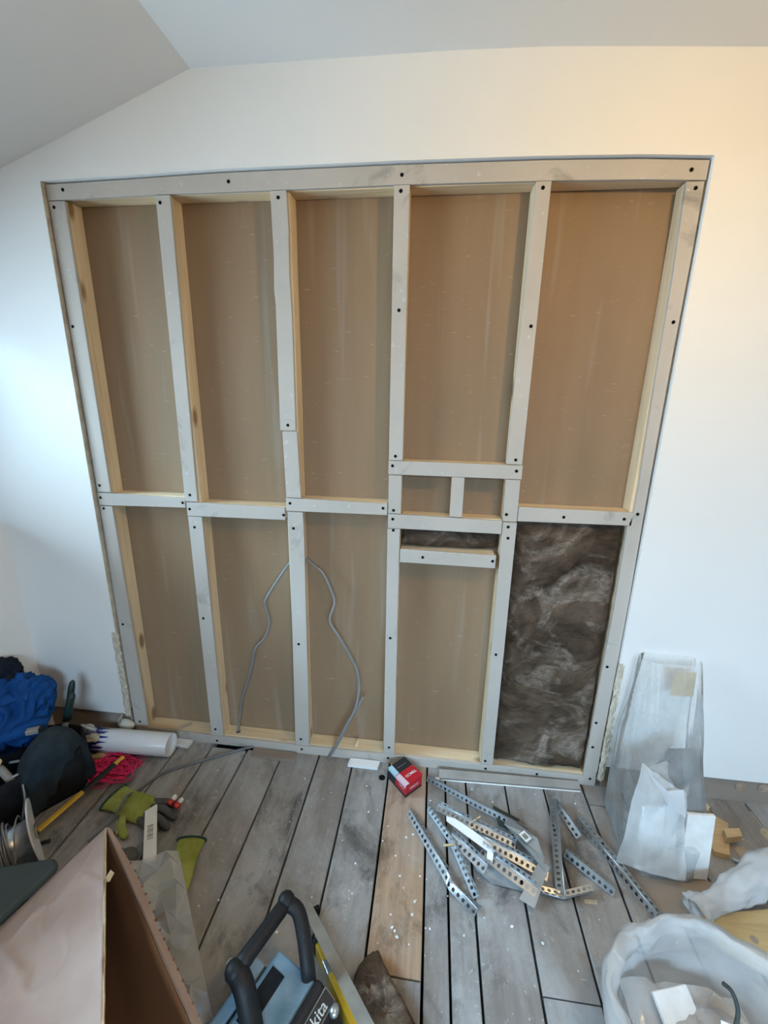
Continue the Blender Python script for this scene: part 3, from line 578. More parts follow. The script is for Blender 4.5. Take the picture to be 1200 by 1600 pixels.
# ---- wire spool
C0 = Vector(fl(-1.065, -.53, .108)); ax = Vector((-.64, -.76, -.05)).normalized()
t = thing('wire_spool', 'spool of bare grey wire with a thin white flange standing beside the yellow tool', 'spool', C0)
def disc(c, r_, th, wob=0):
    e1 = ax.cross(Vector((0, 0, 1))).normalized(); e2 = ax.cross(e1); return [[c + ax * (s + wob * math.sin(q * 2)) + (e1 * math.cos(q) + e2 * math.sin(q)) * rr_ for q in (2 * math.pi * k / 48 for k in range(48))] for rr_, s in ((r_ * .25, 0), (r_, 0), (r_, th), (r_ * .25, th))]
m_ = MB(); m_.loft(disc(Vector((0, 0, 0)), .106, .005, .004), False, False); obj('flange', m_, 'tubewhite', t, smooth=False)
m_ = MB(); m_.loft(disc(ax * .15, .106, .005, .003), False, False); obj('flange', m_, 'tubewhite', t)
m_ = MB(); m_.tube([ax * .002, ax * .152], .05, 40); obj('core', m_, 'galv', t, smooth=True)
m_ = MB(); e1 = ax.cross(Vector((0, 0, 1))).normalized(); e2 = ax.cross(e1); pts = []
for i in range(26 * 20):
    q = i / 20 * 2 * math.pi; lay = i / 20; r_ = .056 + .018 * abs(nv(lay * .35, 1, 2)) + .006 * math.sin(q * 1.03); pts.append(ax * (.060 + .085 * abs(((lay / 9) % 2) - 1) + .006 * nv(lay, q * .1, 4)) + e1 * r_ * math.cos(q) + e2 * r_ * math.sin(q))
m_.tube(pts, .0030, 5); obj('winding', m_, 'wire', t, smooth=True)
m_ = MB(); m_.tube(smoothpath([ax * .03 + e1 * .07 + e2 * -.01, ax * .028 + e2 * -.075 + e1 * .02, ax * .04 + e1 * -.05 + e2 * -.08, ax * .06 + e1 * -.09 + e2 * .03], 6), .0022, 6); obj('loose_end', m_, 'wire', t, smooth=True)

# ---- tool bag, the jacket on it and the tools sticking out
tb = thing('tool_bag', 'open black fabric tool bag with a slate end panel in the left corner', 'bag', fl(-1.30, -.33))
bc = [Vector(p) for p in ((.185, .045, 0), (.085, -.090, 0), (-.045, -.235, 0), (-.20, -.18, 0), (-.20, .05, 0), (.075, .165, 0))]
def bring(z, k, j=0): return [(p.x * k + .006 * nv(i, z * 9, j), p.y * k + .006 * nv(i, z * 7, j + 4), z) for i, p in enumerate(P_)]
P_ = smoothpath(bc + [bc[0]], 5)[:-1]
m_ = MB(); m_.loft([bring(.0, .93), bring(.02, .99), bring(.09, 1.02), bring(.16, 1.0), bring(.185, .985), bring(.186, .94), bring(.12, .93), bring(.05, .92)], True, True); obj('bag_body', m_, 'black', tb, smooth=True)
m_ = MB()                                               # domed slate end panel
def endp(u, v):
    c0, c1 = Vector((.175, .105, 0)), Vector((.085, -.105, 0)); p = c0.lerp(c1, u); bow = math.sin(math.pi * u); h = .055 + .225 * (bow ** .45)
    out = Vector((.86, -.51, 0)); z = h * min(1, v * 1.25); o_ = .030 * bow * math.sin(min(1, v) * 2.2) - (.07 * max(0, v - .72) / .28) * 1.0
    z = z - max(0, v - .8) * .05
    q = p + out * (o_ + .010 * nv(u * 4, v * 5, 3)); return (q.x, q.y, .012 + z + .006 * nv(u * 5, v * 6, 9))
m_.grid(18, 18, endp); obj('end_panel', m_, 'slate', tb, smooth=True, solid=.006)
m_ = MB(); m_.tube(smoothpath([(.10, -.10, .17), (.112, -.115, .12), (.10, -.125, .06), (.09, -.12, .02)], 5), .003, 6); obj('pull_cord', m_, 'wire', tb, smooth=True)
JX = Vector((-.075, .0, .01))
def heap(c, ex, ey, ez, seed, amp=.25, fold=3.0):
    def f(v):
        n1 = 1 - abs(nv(v.x * fold * 1.6 + seed, v.y * fold * .7, v.z * fold)); n2 = nv(v.x * 6 + seed, v.y * 5, v.z * 6)
        k = 1 + amp * (n1 - .75) * 1.6 + .018 * n2; p = Vector((v.x * ex[0] + v.y * ey[0], v.x * ex[1] + v.y * ey[1], v.z * ez)) * k; return Vector(c) + p
    m_ = MB(); m_.ico(5, f); return m_
jk = thing('work_jacket', 'bright blue fabric jacket heaped on the tool bag in the corner', 'jacket', fl(0, 0))
obj('jacket_body', heap((-1.440, -.215, .262), (.115, .02), (-.03, .13), .135, 3, .34, 2.4), 'blue', jk, smooth=True)
obj('sleeve', heap((-1.375, -.165, .300), (.055, .01), (-.02, .07), .075, 8, .3, 2.0), 'blue', jk, smooth=True)
m_ = MB(); m_.tube(smoothpath([(-1.50, -.36, .30), (-1.44, -.305, .345), (-1.385, -.26, .36), (-1.35, -.225, .345)], 6), [.030] * 7 + [.028] * 6 + [.022] * 6, 14, .6); obj('fold', m_, 'blue', jk, smooth=True)
m_ = MB(); m_.tube(smoothpath([(-1.47, -.38, .225), (-1.40, -.32, .245), (-1.33, -.27, .245), (-1.285, -.235, .225)], 6), [.040] * 19, 14, .8); obj('hem', m_, 'blue', jk, smooth=True)
m_ = MB(); m_.prism([(-1.44, -.318, .382), (-1.41, -.290, .390), (-1.415, -.278, .392), (-1.447, -.308, .384)], (0, 0, .002)); obj('woven_label', m_, 'white', jk)
tag(obj('navy_cloth', heap((-1.505, -.190, .375), (.06, .0), (0, .09), .075, 15, .28), 'navy', smooth=True), 'dark navy cloth lying on top of the blue jacket in the corner', 'cloth')
pl = thing('pliers', 'pair of pliers with dark green grips standing up out of the tool bag', 'pliers', fl(0, 0))
m_ = MB(); m_.tube([(-1.262, -.165, .20), (-1.258, -.150, .265), (-1.250, -.135, .33), (-1.248, -.13, .35), (-1.247, -.128, .358)], [.012, .013, .0125, .010, .004], 10); obj('grip', m_, 'dgreen', pl, smooth=True)
m_ = MB(); m_.tube([(-1.240, -.195, .225), (-1.230, -.185, .270), (-1.218, -.175, .318), (-1.214, -.173, .330), (-1.213, -.172, .336)], [.013, .0145, .0145, .011, .004], 10); obj('grip', m_, 'dgreen', pl, smooth=True)
m_ = MB(); m_.tube([(-1.255, -.187, .20), (-1.258, -.21, .13), (-1.26, -.22, .06)], [.014, .016, .007], 8, .5); obj('jaw', m_, 'tin', pl)
def handle_tool(name, a, b, r_, mt, label, cat, cap=None, blade=None):
    a, b = Vector(a), Vector(b); t = thing(name, label, cat, fl(0, 0)); d = b - a
    m_ = MB(); m_.tube([a, a + d * .1, a + d * .5, a + d * .85, b], [r_ * .8, r_, r_ * 1.05, r_, r_ * .75], 12); obj('handle', m_, mt, t, smooth=True)
    if cap: m_ = MB(); m_.tube([b - d * .002, b + d * .02], r_ * .8, 12); obj('end_cap', m_, cap, t)
    if blade: m_ = MB(); m_.tube([a, a - d.normalized() * blade], [r_ * .45, r_ * .4], 8, .5); obj('blade', m_, 'tin', t)
    return t
handle_tool('mallet', (-1.42, -.35, .17), (-1.318, -.402, .218), .016, 'rubber', 'mallet with a pale wooden handle end pointing out of the tool bag', 'mallet', 'pine_block', .05)
handle_tool('chisel', (-1.325, -.395, .190), (-1.235, -.425, .150), .0125, 'lath', 'chisel with a grey and yellow handle lying across the tool bag mouth', 'chisel', 'yellow', .08)
handle_tool('file', (-1.26, -.34, .18), (-1.205, -.325, .186), .014, 'tin', 'short grey tool handle resting in the right end of the tool bag', 'tool', None, .07)
handle_tool('marker_pen', (-1.27, -.42, .170), (-1.215, -.365, .178), .005, 'wire', 'thin grey pen lying near the front of the tool bag', 'pen')
t = thing('tape_cutter', 'small silver and black utility tool on the blue jacket hem', 'tool', fl(-1.262, -.292, .262), R(25))
m_ = MB(); m_.box(-.034, .020, -.012, .012, -.008, .010); obj('body', m_, 'lath', t, bevel=.004)
m_ = MB(); m_.box(.006, .022, -.0125, .0125, -.0085, .0108); obj('end_block', m_, 'rubber', t, bevel=.003)
for k, (p, sz) in enumerate((((-1.222, -.125, .125), .022), ((-1.200, -.140, .095), .024), ((-1.232, -.095, .06), .026))):
    m_ = MB(); m_.ico(2, lambda v: Vector(fl(*p)) + Vector((v.x * sz * 1.3, v.y * sz * .8, v.z * sz * .7)) * (1 + .3 * nv(v.x * 1.5 + k, v.y * 1.5, v.z * 1.5))); tag(obj('rubble_piece', m_, 'gypsum'), ('pale plaster chunk topmost of three behind the slate bag panel', 'beige plaster chunk in the middle of three beside the white roll', 'beige plaster chunk lowest of three behind the tool bag')[k], 'rubble')
handle_tool('screwdriver', (-1.215, -.165, .175), (-1.165, -.145, .142), .009, 'wire', 'small silver tool lying between the pliers and the white roll', 'tool')

# ---- cardboard carton with its flap turned over, and the dark green case lid
cb = thing('cardboard_box', 'large brown cardboard box with its flap folded over, nearest the lower left corner', 'box', (0, 0, 0))
ap = Vector((-.703, -.625, .300))
def panel(name, pts, mat, n=14, amp=.006, seed=1, th=.005, crease=0):
    a, b, c, d = [Vector(p) for p in pts]; nn = (b - a).cross(d - a).normalized(); m_ = MB()
    def f(u, v): p = a.lerp(b, u).lerp(d.lerp(c, u), v); return p + nn * amp * (nv(u * 2.2, v * 2.2, seed) + .45 * nv(u * 6, v * 7, seed + 5) - crease * (max(0, .10 - abs(nv(u * 3.2 + v, v * 2.5, seed + 9))) * 4 + max(0, .07 - abs(nv(u * 6, v * 5 - u * 2, seed + 2))) * 4)) * min(1, 5 * min(u, 1 - u, 1))
    m_.grid(n, n, f); return obj(name, m_, mat, cb, smooth=True, solid=th)
ridge_end = Vector((-.357, -1.032, .435))
panel('flap', [ap, ap + (ridge_end - ap) * 1.28, Vector((-.68, -1.32, .40)), Vector((-.81, -.90, .27))], 'card', 90, .010, 2, .005, 1.0)
m_ = MB(); m_.tube([ap + (ridge_end - ap) * (i / 24 * 1.28) + Vector((.0015 * nv(i * .6, 1, 1), .0015 * nv(i * .7, 2, 1), .0008)) for i in range(25)], .0028, 6); obj('cut_edge', m_, 'cardedge', cb)
m_ = MB(); hp = ap.lerp(ridge_end, .34) + Vector((.004, .002, .0005)); m_.prism([hp + Vector((0, .012, 0)), hp + Vector((.012, .008, -.002)), hp + Vector((.016, -.012, 0)), hp + Vector((.004, -.018, .004))], (0, 0, .002)); obj('lit_hole_patch', m_, 'cardedge', cb)  # pale patch painted in for light showing through a small hole
re_ = Vector((-.268, -.940, .250))
panel('side_panel', [ap + Vector((.004, 0, -.004)), ap.lerp(re_, 1.12), Vector((-.36, -1.06, .03)), Vector((-.74, -.70, .03))], 'cardshade', 16, .007, 6)
# torn flap folded outward along the right edge
tf = [ap.lerp(re_, i / 22) for i in range(23)]
m_ = MB(); out = Vector((.35, .28, -.35)).normalized()
rows = [[p + Vector((.002, .001, .0025)) for p in tf], [p + out * (.012 + .014 * min(1, i / 6)) * (1 if i < 12 else .8) + Vector((0, 0, .004 * nv(i * .8, 3, 3))) for i, p in enumerate(tf)]]
m_.loft(rows, closed=False); o = obj('folded_edge', m_, 'card', cb, solid=.004)
m_ = MB()
for i in range(3, 22): p = rows[1][i] + Vector((.001, .001, .0025)); m_.box(p.x - .0018, p.x + .0018, p.y - .0026, p.y + .0026, p.z - .002, p.z + .001)
o = obj('torn_flutes', m_, 'cardshade', cb); o['kind'] = 'stuff'
panel('back_panel', [ap + Vector((0, 0, -.006)), Vector((-.80, -.90, .262)), Vector((-.80, -.90, .03)), Vector((-.72, -.66, .03))], 'cardshade', 10, .004, 9)
ext_r, ext_s = ap.lerp(ridge_end, 1.28), ap.lerp(re_, 1.12)
panel('light_block_panel', [ext_r + Vector((-.36, -.20, -.02)), ext_s + Vector((.01, -.03, .19)), Vector((-.31, -1.05, .0)), Vector((-.60, -1.30, .0))], 'card', 10, .004, 4)  # added out of view to block low light from behind
panel('bottom', [Vector((-.72, -.66, .0)), Vector((-.36, -1.02, .0)), Vector((-.50, -1.24, .0)), Vector((-.80, -.92, .0))], 'cardshade', 8, .0, 9)
gl_ = thing('case_lid', 'dark green padded case lid lying at the left edge beside the cardboard box', 'case', (0, 0, 0))
L0 = [Vector(p) for p in ((-.772, -.713, .285), (-.748, -.730, .285), (-.785, -.870, .285), (-.98, -.93, .285), (-1.02, -.79, .285))]
m_ = MB(); m_.prism(L0, (0, 0, .022)); obj('lid', m_, 'matgreen', gl_, bevel=.009)
m_ = MB(); m_.prism([p + (Vector((-.97, -.84, .285)) - p) * .30 + Vector((0, 0, -.285)) for p in L0], (0, 0, .283)); obj('case_body', m_, 'black', gl_, bevel=.01)

# ---- clear plastic bag beside the carton
ps = thing('plastic_bag', 'clear crumpled plastic bag between the cardboard box and the blue machine', 'plastic bag', (0, 0, 0))
def bagface(top, seed):
    m_ = MB(); a, b, c, d = Vector((-.735, -.585, .09)), Vector((-.572, -.527, .10)), Vector((-.295, -.845, .06)), Vector((-.42, -.90, .06)); rn = random.Random(seed)
    nu, nv_ = 5, 9; H = [[(rn.uniform(-.030, .052) if 0 < i < nu and 0 < j < nv_ else rn.uniform(-.012, .006), rn.uniform(-.3, .3), rn.uniform(-.3, .3)) for i in range(nu + 1)] for j in range(nv_ + 1)]
    vs = []
    for j in range(nv_ + 1):
        for i in range(nu + 1):
            h, du, dv = H[j][i]; inn = 0 < i < nu and 0 < j < nv_; u = (i + (du if inn else 0)) / nu; v = (j + (dv if 0 < j < nv_ else 0)) / nv_
            p = a.lerp(b, u).lerp(d.lerp(c, u), v); vs.append((p.x, p.y, max(FZ + .004, p.z + (h + .02 if top else min(0, h) - .055 * inn))))
    fs = []
    for j in range(nv_):
        for i in range(nu):
            k = j * (nu + 1) + i; q = (k, k + 1, k + nu + 2, k + nu + 1); fs += [(q[0], q[1], q[2]), (q[0], q[2], q[3])] if (i + j + seed) % 2 else [(q[0], q[1], q[3]), (q[1], q[2], q[3])]
    return m_.add(vs, fs)
obj('upper_side', bagface(True, 3), 'polyclear', ps, bevel=0); obj('under_side', bagface(False, 8), 'polyclear', ps)
tag(obj('orange_wrapper', MB().grid(8, 8, lambda u, v: (-.60 + .05 * u + .03 * v, -.62 - .05 * u + .03 * v, FZ + .02 + .012 * nv(u * 3, v * 3, 2))), MAT['skirt'], solid=.001), 'orange brown scrap inside the clear plastic bag', 'wrapper')
bpy.data.objects['orange_wrapper'].data.materials[0] = pm('orange_wrap', (.45, .14, .06), (.55, .2, .09), 9)

# ---- job-site machine with a black carry loop
U = Vector((.42, .907, 0)); V = Vector((.907, -.42, 0)); O_ = Vector((-.16, -.80, FZ)); Zv = Vector((0, 0, 1))
mk = thing('worksite_radio', 'dusty blue and black worksite radio with a black carry handle', 'radio', (0, 0, 0))
L3 = lambda u, v, z: O_ + U * u + V * v + Zv * z
def uprism(prof, u0, u1): return MB().prism([L3(u0, v, z) for v, z in prof], U * (u1 - u0))
obj('top_shell', uprism([(-.052, .06), (-.050, .128), (-.040, .138), (.066, .138), (.074, .130), (.074, .06)], -.17, .060), 'teal', mk, bevel=.006)
obj('lower_shell', uprism([(-.095, .0), (-.098, .09), (-.088, .104), (-.045, .104), (-.045, .0)], -.15, .030), 'tealdark', mk, bevel=.006)
obj('side_ledge', uprism([(-.095, .1035), (-.085, .128), (-.056, .128), (-.056, .1035)], -.145, .022), 'teal', mk, bevel=.004)
obj('base_shell', uprism([(-.05, .0), (-.05, .06), (.08, .06), (.08, .0)], -.17, .05), 'rubber', mk, bevel=.004)
obj('front_bezel', uprism([(.072, .0), (.070, .142), (.084, .146), (.140, .112), (.152, .04), (.152, .0)], -.17, .066), 'rubber', mk, bevel=.009)
q = uprism([(-.034, .1382), (-.034, .1400), (.004, .1400), (.004, .1382)], -.085, .026); obj('vent_slot', q, 'black', mk)
nn = (V * .485 + Zv * .874).normalized(); yv = (Zv * .485 - V * .874).normalized()
pc = L3(.004, .1115, .1300)
def plate(cu, hw, hh, d, th): c = pc + U * cu + nn * d; return MB().prism([c - U * hw - yv * hh, c + U * hw - yv * hh, c + U * hw + yv * hh, c - U * hw + yv * hh], nn * th)
obj('badge_rim', plate(0, .060, .0165, .001, .0022), 'lath', mk, bevel=.001); obj('badge', plate(0, .058, .0148, .002, .0022), 'boxblack', mk, bevel=.001)
c = pc + nn * .0046
text('lettering', 'makita', .030, 'letter', mk, frame(c, U, yv, nn), .0003)
obj('yellow_stripe', uprism([(.1515, .02), (.148, .075), (.1505, .075), (.154, .02)], -.16, .04), 'yellow', mk)
hb = [L3(-.050, -.062, .222), L3(.104, -.062, .222)]
m_ = MB(); m_.tube([hb[0], hb[0].lerp(hb[1], .15), hb[0].lerp(hb[1], .85), hb[1]], [.018, .0185, .0185, .018], 12, .85); obj('handle_grip', m_, 'rubber', mk, smooth=True)
def post(pts, r_, nm='handle_post'): m_ = MB(); m_.tube(smoothpath(pts, 5), r_, 12, .8); obj(nm, m_, 'rubber', mk, smooth=True)
post([L3(.104, -.066, .222), L3(.112, -.030, .212), L3(.090, .010, .188), L3(.062, .046, .150), L3(.058, .052, .10)], .0185)
post([L3(-.052, -.066, .222), L3(-.058, -.035, .210), L3(-.068, -.010, .180), L3(-.078, .012, .14), L3(-.085, .02, .10)], .024)
for uu in (-.056, .108): m_ = MB(); m_.ico(2, lambda v_: L3(uu, -.064, .222) + Vector((v_.x * .023, v_.y * .023, v_.z * .022))); obj('handle_corner', m_, 'rubber', mk, smooth=True)
m_ = MB(); m_.tube([L3(-.052, -.086, .222), L3(-.052, -.09, .225)], .007, 8); obj('handle_bolt', m_, 'tin', mk)
m_ = MB(); m_.ico(2, lambda v_: L3(.050, .135, .120) + Vector((v_.x * .012, v_.y * .014, v_.z * .010))); obj('clear_lens', m_, 'galv', mk, smooth=True)
# metal strip and level beside it
a, b = Vector((-.160, -.560, .012)), Vector((.105, -.895, .165)); n_ = (b - a).normalized(); s_ = n_.cross(Zv).normalized() * -1
m_ = MB(); m_.prism([a - s_ * .014, a + s_ * .014, b + s_ * .015, b - s_ * .015], n_.cross(s_).normalized() * .004); tag(obj('metal_strip', m_, 'lath', bevel=.0008), 'long flat grey metal strip leaning on the blue and black radio', 'metal strip')
lv_ = thing('spirit_level', 'yellow and black spirit level lying under the grey metal strip', 'level', (0, 0, 0))
a, b = Vector((-.106, -.642, FZ + .024)), Vector((.120, -.902, FZ + .024)); n_ = (b - a).normalized(); s_ = n_.cross(Zv).normalized() * -1
def lbox(f0, f1, hw, z0, z1, mt, nm): p, q = a.lerp(b, f0), a.lerp(b, f1); obj(nm, MB().prism([p - s_ * hw + Zv * z0, p + s_ * hw + Zv * z0, p + s_ * hw + Zv * z1, p - s_ * hw + Zv * z1], q - p), mt, lv_, bevel=.002)
lbox(.03, 1, .011, -.023, .026, 'yellow', 'body'); lbox(0, .04, .0125, -.024, .028, 'rubber', 'end_cap'); lbox(.16, .26, .0118, -.01, .0265, 'galv', 'vial_window')
tag(obj('metal_nub', MB().prism([(-.150, -.560, FZ), (-.128, -.545, FZ), (-.120, -.556, FZ), (-.142, -.571, FZ)], (0, 0, .018)), 'rubber', bevel=.003), 'small black clip on the floor beyond the radio handle', 'clip')
# brown wool offcut
P_ = [(.062, -.640), (.036, -.655), (.008, -.700), (.020, -.76), (.050, -.86), (.17, -.90), (.215, -.84), (.150, -.745), (.100, -.690)]
Pq = [Vector((x, y, 0)) for x, y in P_]; Ps = smoothpath(Pq + [Pq[0]], 5)[:-1]; cc = Vector((.10, -.775, 0)); m_ = MB()
rings = []
for k, z in ((.97, 0), (1.0, .012), (.99, .034), (.94, .046), (.75, .052), (.45, .050), (.15, .052)): rings.append([(cc + (p - cc) * (k + .03 * nv(i * .7, z * 40, 3))) + Vector((0, 0, FZ + z + (.008 * nv(i * .9, k * 6, 9) if z > .03 else 0))) for i, p in enumerate(Ps)])
m_.loft(rings); tag(obj('wool_offcut', m_, 'wool', smooth=True), 'brown mineral wool offcut on the floor right of the radio', 'insulation')

# ---- perforated steel angle beads
def flange(path, dirs, w_, t0=.0012):
    m_ = MB(); P = [Vector(p) for p in path]; L = 0; cum = [0]
    for p, q in zip(P, P[1:]): L += (q - p).length; cum.append(L)
    def at(s):
        for i in range(len(P) - 1):
            if s <= cum[i + 1] + 1e-6: f = (s - cum[i]) / max(1e-6, cum[i + 1] - cum[i]); return P[i].lerp(P[i + 1], f), dirs[i].lerp(dirs[i + 1], f).normalized()
        return P[-1], dirs[-1]
    n = max(3, int(L / .0175))
    def pt(s, t): p, d = at(min(L, max(0, s))); return p + d * t
    c = L / n
    for i in range(n):
        s0 = i * c; off = 0
        o_ = [(0, 0), (1, 0), (1, 1), (0, 1)]; h = [(.5 + .31 * math.cos(R(60 * k + 0)), .54 + .27 * math.sin(R(60 * k))) for k in range(6)]
        vs = [pt(s0 + a_ * c, t0 + b_ * (w_ - t0)) for a_, b_ in o_ + h]
        m_.add(vs, [(1, 2, 4), (1, 4, 9), (2, 5, 4), (2, 3, 6, 5), (3, 7, 6), (3, 0, 7), (0, 8, 7), (0, 1, 9, 8)])
    return m_
def bead(label, path, roll, w_=.024, open_=90, mat='galv'):
    t = thing('angle_bead', label, 'angle bead', (0, 0, 0), 0, 'perforated angle beads in the pile')
    P = [Vector(p) + Vector((0, .009, 0)) for p in path]; d1, d2 = [], []
    for i in range(len(P)):
        tg = (P[min(i + 1, len(P) - 1)] - P[max(0, i - 1)]).normalized(); s = tg.cross(Zv).normalized(); u = s.cross(tg)
        r_ = roll[i] if isinstance(roll, (list, tuple)) else roll
        d1.append(s * math.cos(R(r_)) + u * math.sin(R(r_))); d2.append(s * math.cos(R(r_ + open_)) + u * math.sin(R(r_ + open_)))
    obj('flange', flange(P, d1, w_), mat, t, solid=.0006); obj('flange', flange(P, d2, w_), mat, t, solid=.0006)
    m_ = MB(); m_.tube(P, .0022, 6); obj('nose', m_, mat, t, smooth=True); return t
F0 = FZ + .003
bead('bright steel angle bead with a kink, nearest the newer orange floorboard', [(.127, -.222, F0 + .022), (.262, -.437, F0 + .030), (.268, -.446, F0 + .022), (.342, -.512, F0 + .020)], [-140, -140, -125, -150])
bead('dull steel angle bead second from the orange floorboard, behind the kinked one', [(.200, -.200, F0 + .024), (.285, -.322, F0 + .028), (.352, -.468, F0 + .010)], [-40, -30, -25], .022, 80, 'tin')
bead('long thin angle bead at the back of the pile, reaching toward the red box', [(.186, -.072, F0 + .020), (.357, -.165, F0 + .030), (.537, -.250, F0 + .034)], [-150, -140, -140], .020, 80, 'tin')
bead('dark angle bead lying just behind the white label strip', [(.228, -.200, F0 + .035), (.338, -.252, F0 + .042), (.490, -.300, F0 + .03)], [-15, -20, -20], .024, 95)
bead('short bright angle bead under the white label strip', [(.275, -.300, F0 + .034), (.385, -.390, F0 + .026)], [-25, -25], .026, 110)
bead('angle bead running from the label strip to the folded tin plate', [(.345, -.290, F0 + .040), (.455, -.335, F0 + .038), (.575, -.385, F0 + .03)], [-30, -25, -20], .026, 100)
bead('angle bead at the front of the pile, ending at the square tin plate', [(.372, -.345, F0 + .045), (.440, -.390, F0 + .043), (.530, -.440, F0 + .036)], [-10, -15, -15], .030, 95)
bead('folded shiny strip standing on edge at the right of the pile', [(.669, -.118, F0 + .030), (.650, -.20, F0 + .036), (.625, -.34, F0 + .034), (.608, -.445, F0 + .026)], [-80, -75, -85, -80], .026, 60)
bead('short angle bead meeting the tip of the standing shiny strip', [(.668, -.112, F0 + .026), (.722, -.238, F0 + .016)], [-35, -30], .022, 90)
bead('long grey angle bead at the right end of the pile, pointing to the open bag', [(.720, -.190, F0 + .036), (.790, -.318, F0 + .034), (.868, -.455, F0 + .018)], [-165, -160, -150], .030, 70)
bead('dark angle bead lying under the long grey one at the right of the pile', [(.652, -.300, F0 + .022), (.770, -.405, F0 + .022)], [-150, -150], .024, 90, 'tin')
bead('short pale angle bead crossing the foot of the standing shiny strip', [(.500, -.432, F0 + .012), (.606, -.446, F0 + .014), (.704, -.415, F0 + .016)], [70, 70, 70], .018, 90)
# cut sheet-metal plates among them
def tin(name, pts, label, mt='tin', th=.0012, cat='metal plate'): P = [Vector(p) for p in pts]; nn_ = (P[1] - P[0]).cross(P[-1] - P[0]).normalized(); return tag(obj(name, MB().prism(P, nn_ * th), mt), label, cat)
p1 = tin('tin_plate', [(.473, -.232, .048), (.449, -.267, .060), (.500, -.327, .062), (.558, -.392, .040), (.563, -.352, .046), (.552, -.300, .058)], 'tin plate with a white sticker among the angle beads')
ctr = Vector((.512, -.303, .0625))
e1 = Vector((.62, -.78, .0)).normalized(); e2 = Vector((.78, .62, 0)); m_ = MB(); m_.prism([ctr - e1 * .016 - e2 * .013, ctr + e1 * .016 - e2 * .013, ctr + e1 * .016 + e2 * .013, ctr - e1 * .016 + e2 * .013], (0, 0, .0006)); obj('sticker', m_, 'white', p1)
m_ = MB(); m_.prism([ctr - e1 * .009 - e2 * .008, ctr + e1 * .009 - e2 * .008, ctr + e1 * .009 + e2 * .008, ctr - e1 * .009 + e2 * .008], (0, 0, .0009)); obj('sticker_print', m_, 'lath', p1)
tin('tin_plate', [(.322, -.345, F0 + .012), (.350, -.385, F0 + .008), (.395, -.418, F0 + .006), (.452, -.424, F0 + .006), (.490, -.432, F0 + .010), (.470, -.385, F0 + .016), (.380, -.345, F0 + .018)], 'flat tin plate under the front edge of the bead pile')
tin('tin_plate', [(.572, -.378, F0 + .050), (.510, -.480, F0 + .020), (.468, -.462, F0 + .024), (.545, -.365, F0 + .054)], 'square tin plate standing at the front right of the bead pile')
tin('tin_plate', [(.428, -.155, F0 + .018), (.520, -.195, F0 + .014), (.490, -.245, F0 + .018), (.440, -.235, F0 + .02)], 'dark tin plate at the back of the bead pile', 'matgreen')
ws = tin('label_strip', [(.254, -.250, .045), (.282, -.257, .047), (.342, -.296, .052), (.398, -.334, .050), (.402, -.362, .046), (.384, -.356, .047), (.254, -.268, .044)], 'long white paper label strip lying on the angle beads', 'paper', .001, 'label')
m_ = MB(); m_.prism([(.384, -.356, .047), (.402, -.362, .0465), (.398, -.378, .026), (.380, -.372, .027)], (.0008, .0004, 0)); obj('curled_end', m_, 'paper', ws)
tin('plaster_chip', [(.672, -.420, FZ + .001), (.712, -.417, FZ + .001), (.708, -.430, FZ + .001), (.671, -.432, FZ + .001)], 'flat cream plaster chip on the floor in front of the bead pile', 'gypsum', .006, 'plaster')
m_ = MB(); m_.tube([fl(.712, -.552, .004), fl(.732, -.582, .006)], .003, 6); tag(obj('white_stick', m_, 'white'), 'thin white stick on the floor left of the open bag', 'stick')
splinter('wood_splinter', (.345, -.262, F0 + .052), (.372, -.245, F0 + .060), .004, 'pine_block', 'short pale splinter lying across the dark angle bead')
splinter('wood_splinter', (.245, -.330, F0 + .016), (.285, -.325, F0 + .022), .004, 'pine_block', 'pale wood splinter between the two left angle beads')

# ---- tall rubble sack standing against the wall, with its contents
def sackface(rows, n, seed, amp, fac=1.0):
    rings = []
    for (z, x0, x1, y0, y1) in rows:
        r_ = []
        for k in range(n):
            q = 2 * math.pi * k / n; cx, sx = math.cos(q), math.sin(q); e = .55
            px = (x0 + x1) / 2 + (x1 - x0) / 2 * math.copysign(abs(cx) ** e, cx); py = (y0 + y1) / 2 + (y1 - y0) / 2 * math.copysign(abs(sx) ** e, sx)
            kk = noise.voronoi(Vector((cx * 1.6 + seed, sx * 1.6, z * 3.2 * fac)))[0]; h = (kk[1] - kk[0] - .3) * amp + nv(cx * 3, sx * 3 + seed, z * 6) * amp * .35
            r_.append((px + h * cx, min(-.014, py + h * sx), z + FZ))
        rings.append(r_)
    return rings
def interp(rows, n):
    out = []
    for i in range(n + 1):
        z = rows[0][0] + (rows[-1][0] - rows[0][0]) * i / n
        for a_, b_ in zip(rows, rows[1:]):
            if z <= b_[0] + 1e-9: f = (z - a_[0]) / (b_[0] - a_[0]); out.append((z,) + tuple(p + (q - p) * f for p, q in zip(a_[1:], b_[1:]))); break
    return out
rows = [(.004, .850, 1.085, -.335, -.03), (.10, .850, 1.095, -.320, -.03), (.22, .850, 1.095, -.270, -.03), (.34, .855, 1.090, -.210, -.025), (.46, .872, 1.090, -.160, -.022), (.56, .885, 1.088, -.115, -.02), (.625, .890, 1.085, -.085, -.02)]
m_ = MB(); m_.loft(sackface(interp(rows, 44), 72, 3, .014, .6), True, False)
tag(obj('rubble_sack', m_, 'poly'), 'tall cloudy plastic rubble sack standing against the wall right of the frame', 'sack')
m_ = MB(); T1, T2, B2, B1 = Vector((.868, -.225, .335)), Vector((.985, -.270, .285)), Vector((.985, -.348, .035)), Vector((.800, -.310, .02))
